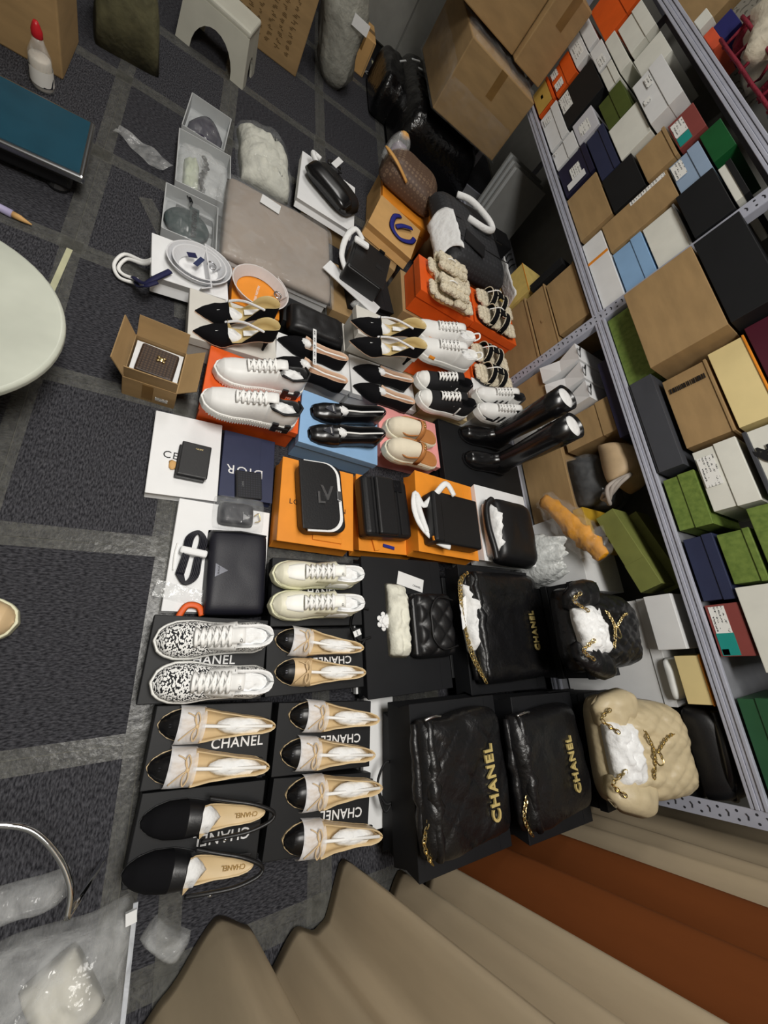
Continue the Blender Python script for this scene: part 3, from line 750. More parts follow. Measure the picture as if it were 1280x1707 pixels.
for S_, lb_ in (((0.696, -0.360, 174.7, 0.279), 'away from the curtain'), ((0.688, -0.457, 167.9, 0.283), 'next to the curtain hem')):
    t2 = dup(bf, (0, 0, 0), label='wrapped beige ballet flat on the box nearest the curtain, ' + lb_, group='wrapped flats by the curtain'); put(t2, S_, .1105); t2.location.y += .010 if 'away' in lb_ else -.004; t2.rotation_euler.z = R(174 if 'away' in lb_ else 170.5)

# slingbacks ------------------------------------------------
def slingback(label, group):
    L, W = .268, .073
    t = thing('slingback_pump', label, 'pump', group=group)
    zb = lambda u: ip(u, [(0, .030), (.2, .028), (.5, .010), (.65, .005), (1, .005)])
    cr = lambda u: ip(u, [(.55, .055), (.7, .050), (.88, .034), (1, .010)])
    co = lambda u: ip(u, [(0, .006), (.3, .006), (.48, .018), (.56, .048)])
    sh = shell(L, W, FLATO, zb, cr, co, (0, .56), cap=.66, th=.003, lean=.05)
    sh['upper'].build('vamp', m_blk_leather, t, smooth=True); sh['lining'].build('insole', m_insole, t, smooth=True); sh['toe'].build('toe_cap', m_blk_suede, t, smooth=True)
    sole(L, W, FLATO, lambda u: zb(u) - .005, lambda u: zb(u), 1.02).build('sole', m_blk_leather, t)
    MB().loft([[(a * .014 + .026, b * .014, z) for a, b in ((-1, -1), (1, -1), (1, 1), (-1, 1))] for z in (0, .012)] + [[(a * .020 + .028, b * .022, .030) for a, b in ((-1, -1), (1, -1), (1, 1), (-1, 1))]]).build('heel', m_blk_leather, t, bevel=.002)
    MB().tube(smooth_path([(.52 * L, -.040, .038), (.36 * L, -.034, .052), (.16 * L, -.026, .064), (.0, -.012, .068), (-.012, 0, .066), (0, .012, .068), (.16 * L, .026, .064), (.36 * L, .034, .052), (.52 * L, .04, .038)]), .0055, 6, flat=(.8, 1.2)).build('heel_strap', m_blk_leather, t, smooth=True)
    MB().ball((.34 * L, .037, .052), .006, .004, .005).build('buckle', m_silver, t, smooth=True)
    MB().ball((.60 * L, 0, .030), .05, .030, .022, 14, 8, .35, 3).build('paper_stuffing', m_tissue, t, smooth=True)
    lettering('CHANEL', .014, M('gold_print', '9c7a3c', .4, var=0), t, (.17 * L, 0, .0352), (0, 0, 0))
    return t
sl = slingback('black capped slingback pump with tan insole, beside the wrapped ballet flats', 'black and tan slingbacks')
put(sl, (0.365, -0.339, 172.9, 0.268), .1105)
t2 = dup(sl, (0, 0, 0), label='black capped slingback pump with tan insole, beside bare carpet'); put(t2, (0.342, -0.436, 170.0, 0.266), .1105)

# crystal strap pumps ----------------------------------------
m_cryst = M('crystal', 'f2f2f4', .12, var=0, spec=1.0, coat=.6)
m_nude = M('nude_lining', 'd9b79c', .5, var=.02)
def dorsay(label, group):
    L, W = .255, .082; hh = .075
    t = thing('crystal_pump', label, 'pump', group=group)
    zb = lambda u: ip(u, [(0, hh), (.18, hh * .95), (.45, hh * .45), (.68, .006), (1, .004)])
    cr = lambda u: ip(u, [(.60, .050), (.75, .042), (.9, .026), (1, .006)])
    co = lambda u: ip(u, [(0, .060), (.12, .060), (.26, .052), (.36, .022), (.43, .004), (.53, .006), (.61, .046)])
    sh = shell(L, W, POINT, zb, cr, co, (0, .61), th=.003, lean=.04)
    sh['upper'].build('upper', m_blk_suede, t, smooth=True); sh['lining'].build('insole', M('champagne_insole', 'c9b27c', .4, var=.02), t, smooth=True)
    sole(L, W, POINT, lambda u: zb(u) - .004, lambda u: zb(u), 1.01).build('sole', m_nude, t)
    MB().lathe([(.0045, 0), (.005, .02), (.009, .05), (.018, hh - .002)], 12, (.022, 0, 0)).build('heel', m_blk_suede, t, smooth=True)
    b = MB(); P_ = smooth_path([(.62 * L, -.036, .046), (.52 * L, -.032, .066), (.42 * L, -.014, .090), (.32 * L, .008, .106), (.22 * L, .028, .118)], 10)
    for p in P_: b.ball(p, .0046, .0046, .0044, 6, 4)
    b.build('crystal_strap', m_cryst, t)
    MB().tube([(p[0], p[1], p[2] - .003) for p in P_], .003, 5).build('strap_backing', m_nude, t)
    MB().ball((.60 * L, 0, .028), .055, .028, .022, 12, 8, .35, 5).build('paper_stuffing', m_tissue, t, smooth=True)
    MB().box(.32 * L, 0, .066, .05, .022, .0006, ry=.42).build('insole_patch', m_white_card, t)
    return t
pm = dorsay('black pointed crystal-strap pump right next to the coiled belts', 'crystal pumps by the belts')
put(pm, (0.313, 1.183, -170.2, 0.258), .1205)
t2 = dup(pm, (0, 0, 0), label='black pointed crystal-strap pump beside the orange box of white sneakers'); put(t2, (0.317, 1.085, -172.5, 0.265), .1205)
for S_, lb_ in (((0.888, 1.258, -164.7, 0.288), 'kraft carton and satchel'), ((0.879, 1.173, -168.5, 0.293), 'stick-filled pointed pumps')):
    t2 = dup(pm, (0, 0, 0), label='black crystal-strap pump by the chunky white sneakers, the one beside the ' + lb_, group='crystal pumps by the white sneakers', scale=(1.12, 1.0, 1)); put(t2, S_, .2405); t2.rotation_euler.z = R(180); t2.location.y += .012 if 'kraft' in lb_ else -.01

# black flats with stick (white box), black pointed slingback
def court(label, group, outl, L=.265, W=.082, hh=.0, mat=m_blk_suede, tag_text=None, upl=.66, sq=False, name='court_shoe', ribbon=True):
    t = thing(name, label, 'flat shoe' if hh < .02 else 'pump', group=group)
    zb = lambda u: .005 + ip(u, [(0, hh), (.18, hh * .95), (.45, hh * .4), (.68, 0), (1, 0)])
    cr = lambda u: ip(u, [(upl, .048), (.8, .040), (.92, .028), (1, .010 if not sq else .018)])
    co = lambda u: ip(u, [(0, .058), (.06, .057), (.25, .048), (.5, .043), (upl, .046)])
    sh = shell(L, W, outl, zb, cr, co, (0, upl), th=.003, lean=.24)
    sh['upper'].build('upper', mat, t, smooth=True); sh['lining'].build('lining', m_nude if mat is m_blk_suede else m_blk_leather, t, smooth=True)
    sole(L, W, outl, lambda u: zb(u) - .005, lambda u: zb(u), 1.02).build('sole', m_blk_leather, t)
    if hh: MB().box(.028, 0, hh / 2, .045, .042, hh).build('heel', m_blk_leather, t, bevel=.003)
    MB().tube([((upl) * L, 0, .050), (.35 * L, .002, .048 + hh * .5), (.04 * L, 0, .060 + hh)], .0035, 6).build('stick', m_lace, t, smooth=True)
    MB().ball(((upl - .02) * L, 0, .042), .024, W * .24, .018, 12, 8, .35, 8).build('paper_stuffing', m_tissue, t, smooth=True)
    return t
df = court('black suede pointed flat with white stick, beside the black clutch', 'black flats with ribbon', POINT, .275)
put(df, (0.622, 1.134, 175.9, 0.276), .1205)
t2 = dup(df, (0, 0, 0), label='black suede pointed flat with white stick, beside the blue box'); put(t2, (0.616, 1.021, 172.7, 0.275), .1205)
rb = thing('printed_ribbon', 'narrow white printed ribbon laid across the black suede flats', 'ribbon', (.468, 1.115, .197), 0)
MB().box(0, 0, 0, .014, .17, .001).build('band', m_white_card, rb)
for k in range(5): lettering('DIOR', .009, m_black_ink, rb, (0, -.07 + k * .034, .0008), (0, 0, PI / 2), name='print')
def slingpoint(t):
    pass
ps = court('black pointed pump with white stick, beside the crystal-strap pumps', 'black pointed pumps on white box', POINT, .27, hh=.012, upl=.60, name='pointed_pump')
put(ps, (0.945, 1.147, 177.9, 0.271), .1205)
t2 = dup(ps, (0, 0, 0), label='black pointed pump with white stick, beside the pink box'); put(t2, (0.940, 1.028, 172.4, 0.263), .1205)
pl = court('black polished square-toe loafer pump beside the suede flats', 'loafer pumps on the blue box', SQUARE, .285, .086, hh=.03, mat=m_blk_gloss, sq=True, name='loafer_pump', upl=.62)
MB().add([(.86 * .285, 0, .0415), (.72 * .285, -.022, .049), (.72 * .285, .022, .049)], [(0, 1, 2)]).build('triangle_plaque', m_dark_metal, pl, thick=.002)
lettering('PRADA', .008, m_white_ink, pl, (.75 * .285, 0, .0505), (0, .12, -PI / 2))
put(pl, (0.768, 0.912, -172.5, 0.287), .1205)
t2 = dup(pl, (0, 0, 0), label='black polished square-toe loafer pump beside the orange flap-bag'); put(t2, (0.759, 0.810, -173.4, 0.282), .1205)

# clogs ------------------------------------------------
def clog(label, group):
    L, W = .262, .094
    t = thing('clog', label, 'clog', group=group)
    zb = lambda u: .034
    m_felt = M('cream_felt', 'e9dfc8', .9, var=.03); m_tan = M('tan_leather', 'b97b45', .45, var=.03)
    cr = lambda u: ip(u, [(.40, .064), (.55, .066), (.8, .052), (.93, .036), (1, .014)])
    co = lambda u: ip(u, [(0, .006), (.32, .006), (.40, .012)])
    sh = shell(L, W, ROUND, zb, cr, co, (0, .40), th=.004, lean=.05)
    sh['upper'].build('upper', m_felt, t, smooth=True); sh['lining'].build('footbed', m_tan, t, smooth=True)
    sole(L, W, ROUND, lambda u: .0, lambda u: .036, 1.08, bulge=.02).build('sole', m_cream_leather, t, bevel=.005)
    n_ = MB()
    for i in range(26):
        u = .3 + .66 * i / 25
        for sd in (-1, 1): n_.ball((u * L, sd * W / 2 * ip(u, ROUND) * 1.08, .028), .003, .002, .003, 6, 4)
    n_.build('stud_row', m_tan, t)
    MB().grid(lambda a, b: (L * (.42 + .085 * a), -W / 2 * 1.0 * math.cos(PI * b), .036 + .072 * math.sin(PI * b) ** .75), 2, 14).build('strap', m_tan, t, smooth=True, thick=.003)
    MB().tube(smooth_path([(.52 * L, -.040, .078), (.72 * L, -.044, .066), (.87 * L, -.020, .068), (.89 * L, 0, .069), (.87 * L, .020, .068), (.72 * L, .044, .066), (.52 * L, .040, .078)]), .0035, 6).build('toe_piping', m_tan, t, smooth=True)
    for yy in (-.012, .0, .012): MB().ball((.463 * L, yy, .112), .004, .0035, .002).build('stud', m_gold, t, smooth=True)
    return t
cl = clog('cream felt clog with tan strap, beside the black canvas sneakers', 'cream clogs')
put(cl, (1.069, 0.893, -179.5, 0.264), .1205); cl.location.y += .006
t2 = dup(cl, (0, 0, 0), label='cream felt clog with tan strap, beside the orange paper bags'); put(t2, (1.058, 0.791, 178.3, 0.261), .1205); t2.location.y -= .005

# fluffy sandals ------------------------------------------------
def sandal(label, group, black):
    L, W = .265, .105
    t = thing('shearling_sandal', label, 'sandal', group=group)
    sole(L, W, ROUND, lambda u: 0.0, lambda u: .018, 1.0).build('sole', m_blk_leather if black else m_tan_paper, t, bevel=.003)
    p = MB()
    for i in range(40):
        u = .05 + .9 * (i % 10) / 9; v = -1 + 2 * (i // 10) / 3
        p.ball((u * L, v * W * .40 * ip(u, ROUND), .024), .020, .020, .013, 8, 6, .4, i)
    p.build('fleece_footbed', m_plush, t, smooth=True)
    q = MB(); mt = m_blk_suede if black else m_plush
    if black:
        for u in (.36, .66):
            q.grid(lambda a, b, u=u: (L * (u + .13 * a), -W / 2 * 1.08 * math.cos(PI * b), .014 + .070 * math.sin(PI * b) ** .7), 3, 14)
        q.grid(lambda a, b: (L * (.48 + .20 * a), (b - .5) * W * .40, .0855), 3, 4)
        q.build('strap', mt, t, smooth=True, thick=.006)
        e = MB()
        for u in (.36, .495, .66, .795): e.tube([(L * u, -W / 2 * 1.08 * math.cos(PI * k / 14), .014 + .071 * math.sin(PI * k / 14) ** .7) for k in range(15)], .0028, 5)
        e.build('fleece_trim', m_plush, t, smooth=True)
    else:
        for i in range(26):
            u = .34 + .50 * (i % 6) / 5; b = .12 + .76 * (i // 6) / 4
            q.ball((u * L, -W / 2 * 1.02 * math.cos(PI * b), .018 + .060 * math.sin(PI * b) ** .8), .026, .022, .018, 8, 6, .5, i)
        q.build('fleece_strap', mt, t, smooth=True)
    MB().tube(smooth_path([(.6 * L, 0, .095), (.75 * L, .01, .10), (.86 * L, 0, .06)]), .003, 5).build('cord', m_lace, t, smooth=True)
    return t
sa = sandal('all-cream fluffy sandal beside the charcoal tote', 'cream fluffy sandals', False)
put(sa, (1.273, 1.763, -173.6, 0.271), .3005); sa.rotation_euler.z = R(180); sa.location.y += .010
t2 = dup(sa, (0, 0, 0), label='all-cream fluffy sandal beside the chunky white sneakers'); put(t2, (1.260, 1.628, -179.6, 0.270), .3005); t2.rotation_euler.z = R(180); t2.location.y -= .008
sb = sandal('black-strapped shearling sandal on tall orange box, beside the charcoal tote', 'black strapped sandals on tall box', True)
put(sb, (1.600, 1.760, -175.2, 0.281), .3005); sb.rotation_euler.z = R(180); sb.location.y += .005
t2 = dup(sb, (0, 0, 0), label='black-strapped shearling sandal on tall orange box, beside the chunky sneakers'); put(t2, (1.587, 1.631, -178.9, 0.280), .3005); t2.rotation_euler.z = R(178)
for S_, lb_ in (((1.527, 1.448, -168.7, 0.244), 'tall orange box'), ((1.530, 1.317, -173.3, 0.264), 'striped runners')):
    t2 = dup(sb, (0, 0, 0), label='black-strapped shearling sandal on low orange box, right beside the ' + lb_, group='black strapped sandals by the runners'); put(t2, S_, .222); t2.rotation_euler.z = R(-178); t2.location.x += .052; t2.location.y += .01

# tall boots ------------------------------------------------
def boot(label, group):
    L, W = .27, .092
    t = thing('tall_boot', label, 'boot', group=group)
    zb = lambda u: .010 + ip(u, [(0, .022), (.2, .020), (.5, .004), (1, .0)])
    cr = lambda u: ip(u, [(0, .085), (.1, .10), (.25, .115), (.40, .098), (.55, .070), (.75, .052), (.9, .042), (1, .014)])
    sh = shell(L, W, ROUND, zb, cr, lambda u: .05, (-2, -1))
    sh['upper'].build('foot', m_blk_gloss, t, smooth=True)
    sole(L, W, ROUND, lambda u: max(0, zb(u) - .012) if u > .25 else zb(u) - .010, lambda u: zb(u), 1.04).build('sole', m_black_ink, t)
    MB().box(.04, 0, .012, .075, .062, .025).build('heel', m_black_ink, t, bevel=.003)
    rings = []
    for z, cx, rx, ry in ((.045, .068, .062, .040), (.08, .070, .062, .042), (.12, .066, .058, .044), (.18, .062, .057, .047), (.26, .058, .061, .053), (.36, .056, .064, .057), (.445, .056, .065, .058)):
        rings.append([(cx + rx * math.cos(2 * PI * k / 24), ry * math.sin(2 * PI * k / 24), z + .002 * nz(k * .5, z * 30)) for k in range(24)])
    inner = [[(.056 + .061 * math.cos(2 * PI * k / 24), .054 * math.sin(2 * PI * k / 24), z) for k in range(24)] for z in (.445, .43)]
    MB().loft(rings + inner, True, True).build('shaft', m_blk_gloss, t, smooth=True)
    MB().lathe([(.001, .440), (.030, .442), (.046, .438), (.048, .428)], 20, (.056, 0, 0)).build('paper_roll', m_tissue, t, smooth=True)
    return t
bo = boot('tall glossy black boot standing beside the striped runners', 'tall black boots')
put(bo, (1.52, .992, 178, 0), .1305)
t2 = dup(bo, (0, 0, 0), label='tall glossy black boot standing beside the white paper bag with stuffed pouch'); put(t2, (1.52, .852, 178, 0), .1305)
# toe of a shoe that enters the view by the round table
ws = sneaker('beige worn sneaker whose toe reaches in over the carpet', .27, .095, (m_beige_leather, m_beige_leather, m_cream_rub, m_beige_leather), None, toe_mat=m_beige_leather, stuff=False)
put(ws, (-.47, .162, -8, .27), 0.001)

# ================================================================ bags and small leather goods
def quilted(w, d, h, s=.035, q=.006, n=44, p=8.0, corner=.05):
    mb = pillow(w, d, h, p=p, n=n, corner=corner)
    v = []
    for (x, y, z) in mb.v:
        if z > h * .25:
            c = abs(math.sin(PI * (x + y) / s)) * abs(math.sin(PI * (x - y) / s)); z += q * (c ** .45 - .4)
        v.append((x, y, z))
    mb.v = v; return mb
def place(t, rect, z, extra=0.0):
    t.location = (rect[0], rect[1], z); t.rotation_euler = (0, 0, R(rect[4] + extra)); return rect[2], rect[3]
# nylon pouch
t = thing('nylon_pouch', 'flat black nylon zip pouch with triangular metal plaque', 'pouch'); w_, d_ = place(t, (0.277, 0.268, 0.181, 0.267, 0.6), .0405)
pillow(w_, d_, .04, p=9, n=24, corner=.03, crumple=.002, cs=8).build('body', m_blk_nylon, t, smooth=True)
MB().tube([(-w_ / 2 + .01, d_ / 2 - .016, .032), (0, d_ / 2 - .010, .036), (w_ / 2 - .01, d_ / 2 - .016, .032)], .003, 6).build('zip', m_black_ink, t)
tp = MB().prism([(-.022, .018), (-.022, -.022), (.014, -.002)], .0, .003).build('triangle_plaque', M('enamel_plaque', '55565c', .3, metal=.8, var=0), t, loc=(-.045, .0, .0405)); lettering('PRADA', .008, m_black_ink, tp, (-.012, -.002, .0034), (0, 0, PI / 2))
MB().tube([(w_ / 2 - .012, d_ / 2 - .03, .03), (w_ / 2 - .01, 0, .034), (w_ / 2 - .015, -d_ / 2 + .03, .03)], .002, 5).build('piping', m_black_ink, t)
# folded strap
t = thing('folded_strap', 'black webbing strap folded in loops with a white paper band', 'strap', (0.149, 0.306, 0.040), -8)
for k in range(5):
    r = .010 + .0045 * k
    MB().tube(smooth_path([(-r, -.055, .012), (-r * .9, .0, .014 + .003 * k), (-r, .055, .012), (0, .07 + r * .4, .012), (r, .055, .012), (r * .9, 0, .014 + .003 * (k % 3)), (r, -.055, .012), (0, -.07 - r * .4, .012), (-r, -.055, .012)]), .0055, 6, flat=(.5, 1.0)).build('loop', m_blk_nylon, t, smooth=True)
MB().box(0, .012, .018, .074, .022, .03).build('paper_band', m_white_paper, t, bevel=.006)
tag(MB().grid(lambda a, b: (.14 * (a - .5), .045 * (b - .5), .004 + .008 * abs(nz(a * 3, b * 2, 4.0))), 16, 6).build('plastic_sleeve', m_clear2, None, smooth=True, loc=(0.135, 0.200, 0.042), rot=(0, 0, R(-12))), 'crumpled clear plastic strip beside the nylon pouch', 'plastic')
tag(MB().tube(smooth_path([(-.028, -.02, .008), (-.01, .012, .012), (.02, .01, .012), (.032, -.014, .008)]), .007, 6, flat=(1.3, .4)).build('orange_hang_tag', m_orange_box, None, smooth=True, loc=(0.160, 0.154, 0.042)), 'curled orange hang tag at the corner of the nylon pouch', 'tag')
tag(MB().tube(smooth_path([(0.108, 0.346, 0.045), (0.104, 0.310, 0.045), (0.105, 0.266, 0.045)]), .0022, 5).build('string_scrap', m_lace, None, smooth=True), 'short white cord lying on the white paper bag', 'cord')
# small pouch in clear wrapper
t = thing('coin_pouch', 'small black nylon coin pouch with triangle, in clear wrapper', 'pouch'); w_, d_ = place(t, (0.263, 0.454, 0.110, 0.077, 0.6), .047)
pillow(w_, d_, .028, p=6, n=16, corner=.10).build('body', m_blk_nylon, t, smooth=True)
MB().prism([(-.012, .010), (-.012, -.012), (.010, -.001)], 0, .002).build('triangle_plaque', m_silver, t, loc=(.028, -.012, .0285))
MB().tube(smooth_path([(w_ / 2, 0, .012), (w_ / 2 + .014, .01, .012), (w_ / 2 + .02, -.012, .01), (w_ / 2 + .004, -.02, .01)]), .002, 5).build('clip', m_gold, t, smooth=True)
pillow(w_ + .05, d_ + .035, .034, p=6, n=16, crumple=.008).build('wrapper', m_clear, t, smooth=True, loc=(.01, .005, -.002))
# wallets
t = thing('wallet', 'smooth black leather folded wallet on the white lettered bag', 'wallet'); w_, d_ = place(t, (0.122, 0.609, 0.085, 0.114, -2.0), .0405)
MB().box(-.004, -.004, .007, w_, d_, .014).build('inner_leaf', m_blk_leather, t, bevel=.003); MB().box(.002, .003, .022, w_, d_, .012).build('cover', m_blk_leather, t, bevel=.003)
lettering('CELINE', .007, m_gold, t, (.01, d_ * .36, .0285), (0, 0, 0))
MB().ball((-w_ / 2 - .012, -.02, .004), .012, .016, .004, 10, 6, .4, 2).build('charm', m_tan_paper, t, smooth=True)
t = thing('wallet', 'black woven-pattern bifold wallet on the navy bag', 'wallet'); w_, d_ = place(t, (0.296, 0.566, 0.086, 0.097, 4.1), .0405)
m_obl = M('black_oblique_weave', '15161c', .6, col2='2a2c36', scale=120, kind='mono')
MB().box(0, 0, .0075, w_, d_, .015).build('body', m_obl, t, bevel=.003); MB().box(-w_ / 2 + .004, 0, .009, .006, d_, .0155).build('spine', m_blk_leather, t, bevel=.002)
lettering('DIOR', .008, m_silver, t, (-.02, .0, .0154), (0, 0, PI / 2))
# flap bag with monogram
t = thing('flap_bag', 'smooth black flap bag with large metal monogram and white foam edge', 'handbag'); w_, d_ = place(t, (0.518, 0.526, 0.164, 0.252, 4.1), .1005)
def rrect(x0, x1, y0, y1, r, n=6, left=True):
    P_ = []
    for cx, cy, a0, ok in ((x1 - r, y1 - r, 0, True), (x0 + r, y1 - r, 90, left), (x0 + r, y0 + r, 180, left), (x1 - r, y0 + r, 270, True)):
        if ok: P_ += [(cx + r * math.cos(R(a0 + 90 * i / n)), cy + r * math.sin(R(a0 + 90 * i / n))) for i in range(n + 1)]
        else: P_.append((x0, y1 if a0 == 90 else y0))
    return P_
MB().prism(rrect(-w_ / 2 + .005, w_ / 2, -d_ / 2, d_ / 2, .03), 0, .05).build('body', m_blk_leather, t, bevel=.008, seg=3)
MB().prism(rrect(-w_ / 2, w_ * .34, -d_ / 2 + .004, d_ / 2 - .004, .05, left=False), .056, .064).build('flap', m_blk_leather, t, bevel=.003)
MB().prism(rrect(-w_ / 2 + .02, w_ * .34 + .014, -d_ / 2 - .002, d_ / 2 + .002, .055, left=False), .0505, .056).build('foam_edge', m_tissue, t)
lettering('V', .075, m_silver, t, (.012, .005, .066), (0, 0, 0), depth=.002, bold=.001, name='monogram'); lettering('L', .058, m_silver, t, (-.014, -.014, .069), (0, 0, 0), depth=.002, bold=.001, name='monogram')
MB().box(w_ * .34, 0, .068, .018, .034, .008).build('clasp', m_silver, t, bevel=.002)
MB().box(.03, -d_ / 2 - .012, .004, .11, .018, .006, rz=-.12).build('leather_tag', m_orange_bag, t, bevel=.002)
# camera bag
t = thing('camera_bag', 'boxy black camera bag with ridged zips and dark plaque', 'handbag'); w_, d_ = place(t, (0.775, 0.526, 0.207, 0.238, 2.8), .1005)
MB().box(0, 0, .035, w_, d_, .07).build('body', m_blk_leather, t, bevel=.02, seg=4)
MB().box(-.01, 0, .070, w_ * .42, d_ * .96, .024).build('front_pocket', m_blk_leather, t, bevel=.010, seg=3)
for sx in (-.30, .24): MB().tube([(w_ * sx, -d_ * .46, .072), (w_ * sx, d_ * .46, .072)], .004, 6).build('zip', m_black_ink, t)
MB().box(w_ * .22, d_ * .36, .0735, .05, .05, .004).build('plaque', m_dark_metal, t, bevel=.002); lettering('LV', .022, m_black_ink, t, (w_ * .22, d_ * .36, .0758), (0, 0, 0), name='monogram')
MB().box(-.03, -d_ / 2 - .012, .006, .02, .05, .006, rz=.2).build('leather_tag', m_orange_bag, t); MB().box(.03, -d_ / 2 - .02, .004, .05, .012, .004, rz=-.2).build('ribbon_end', M('navy_ribbon', '232a86', .6), t)
# bag with wrapped strap
t = thing('shoulder_bag', 'black box shoulder bag whose strap is wrapped in white foam', 'handbag'); w_, d_ = place(t, (1.038, 0.483, 0.251, 0.209, -1.8), .182)
MB().box(.012, 0, .034, w_ - .02, d_, .068).build('body', m_blk_leather, t, bevel=.008, seg=3); MB().box(-w_ / 2 + .035, 0, .036, .05, d_ * .98, .076).build('side_gusset', m_blk_leather, t, bevel=.012, seg=3)
MB().tube(smooth_path([(-.01, d_ / 2 - .01, .08), (-.05, d_ / 2 + .03, .085), (-.09, d_ / 2 - .01, .07), (-.125, .05, .03), (-.15, .10, .015), (-.16, .04, .012), (-.14, -.03, .02), (-.09, -.09, .04), (-.03, -d_ / 2 - .005, .05)]), .013, 8, flat=(1, .5)).build('wrapped_strap', m_tissue, t, smooth=True)
MB().tube(smooth_path([(-.15, .08, .012), (-.135, .0, .022), (-.12, -.06, .028)]), .012, 8).build('wrapped_strap', m_tissue, t, smooth=True)
MB().box(-.09, -.085, .06, .06, .016, .006, rz=.2).build('leather_tag', m_orange_bag, t)
# stuffed leather pouch
t = thing('leather_pouch', 'soft black leather pouch with white tissue showing along its open side', 'handbag'); w_, d_ = place(t, (1.367, 0.476, 0.285, 0.299, -1.7), .2005)
pillow(w_ * .9, d_, .075, p=7, n=24, crumple=.006, cs=7, flat=.012).build('body', m_blk_leather, t, smooth=True, loc=(.015, 0, 0))
MB().tube(smooth_path([(-w_ / 2 + .03, d_ * .42, .062), (-w_ / 2 - .003, d_ * .3, .05), (-w_ / 2 - .006, 0, .048), (-w_ / 2 + .01, -d_ * .3, .05), (-w_ / 2 + .02, -d_ * .47, .045)]), [.008] + [.014] * 23 + [.008], 8).build('rim', m_blk_leather, t, smooth=True)
pillow(.05, d_ * .8, .064, p=3, n=14, crumple=.02, cs=30).build('paper_stuffing', m_tissue, t, smooth=True, loc=(-w_ / 2 + .035, 0, 0.008))
# black paper bags and boxes under the handbags
m_rope = M('black_rope', '101012', .7, var=.02)
paper_bag('large black paper shopping bag lying flat under the small quilted bag', (0.869, 0.111, 0.362, 0.468, 0.7), .05, .06, m_black_paper, hz=.068, hmat=m_rope, hside='L')
paper_bag('black paper bag under the lettered tote with a white tissue corner', (1.299, 0.086, 0.422, 0.477, -1.3), .09, .08, m_black_paper)
shoe_box('black flat box beneath the bags of the tissue-stuffed tote', (1.225, .10, .30, .38, 0), 0, .088, m_black_box, lid=.03, name='flat_box')
for k in range(3):
    shoe_box(['black box at the bottom of the pile under the drawstring backpack', 'black box in the middle of the pile under the drawstring backpack', 'black box on top of the pile under the drawstring backpack'][k], (1.603 + .001 * k, .06, .18, .37, -1 + k), .128 * k, .126, m_black_box, lid=.03, name='gift_box', group='pile under the backpack')
paper_bag('black paper bag lying low beside the white flat carton, rope handles out', (0.922, -0.366, 0.321, 0.370, -4.0), .06, .06, m_black_paper, hz=.058, hmat=m_rope, hside='L')
shoe_box('black carton underneath the low black paper bag by the curtain', (.97, -.33, .24, .35, -3), 0, .058, m_black_box, lid=.02, name='flat_box')
paper_bag('large black paper bag under the quilted lettered tote', (0.925, -0.349, 0.358, 0.419, -1.3), .1275, .1175, m_black_paper)
paper_bag('large black paper bag under the smaller lettered tote', (1.303, -0.362, 0.336, 0.406, -2.4), .17, .12, m_black_paper)
shoe_box('black carton standing beneath the bag of the smaller lettered tote', (1.25, -.38, .26, .33, -3), 0, .168, m_black_box, lid=.03, name='gift_box')
for k in range(2):
    shoe_box(['lower black box of the pair holding up the beige backpack', 'upper black box of the pair holding up the beige backpack'][k], (1.59, -.36, .20, .37, -2 + k), .17 * k, .168, m_black_box, lid=.03, name='gift_box', group='pile under the beige backpack')
# small quilted bag
t = thing('quilted_bag', 'small black quilted flap bag on the large black paper bag', 'handbag'); w_, d_ = place(t, (0.964, 0.101, 0.182, 0.232, 0.5), .1125)
quilted(w_, d_, .055, s=.072, q=.010).build('body', m_blk_leather, t, smooth=True)
MB().tube(smooth_path([(w_ * .44, d_ * .36, .058), (w_ * .05, d_ * .40, .062), (-w_ * .18, d_ * .22, .064), (-w_ * .20, -.01, .064), (-w_ * .18, -d_ * .24, .064), (w_ * .05, -d_ * .38, .062), (w_ * .44, -d_ * .34, .058)]), .0035, 6).build('flap_edge', m_blk_leather, t, smooth=True)
MB().box(-w_ * .47, 0, .022, .03, d_ * .92, .038).build('back_edge', m_blk_leather, t, bevel=.008)
chain([(-w_ / 2 - .005, d_ * .42, .05), (-w_ / 2 - .03, d_ * .36, .055), (-w_ / 2 - .02, d_ * .25, .05)], .012, .002).build('chain', m_dark_metal, t)
t = thing('tissue_parcel', 'off-white tissue parcel wrapping a chain beside the quilted bag', 'tissue'); w_, d_ = place(t, (0.818, 0.121, 0.085, 0.255, -0.1), .1105)
pillow(w_, d_, .04, p=4, n=26, crumple=.016, cs=22, wob=.008).build('paper', M('ivory_tissue', 'ecebdc', .8, var=.03, bump=.5, bscale=45), t, smooth=True)
t = thing('camellia', 'white paper camellia flower tucked under the tissue parcel', 'flower', (0.767, 0.115, 0.111))
for k in range(3):
    for q in range(7 - k):
        a = 2 * PI * q / (7 - k) + k; r = .024 - .008 * k
        MB().ball((r * math.cos(a), r * math.sin(a), .004 + .004 * k), .010, .010, .003, 8, 5).build('petal', m_white_paper, t, smooth=True)
t = thing('care_card', 'white printed care card sticking out above the quilted bag', 'card', (0.894, 0.258, 0.113), -14); MB().box(0, 0, .0008, .12, .05, .0015).build('card', m_white_card, t); lettering('CHANEL', .010, m_black_ink, t, (.03, -.01, .0018), (0, 0, 0), name='print')
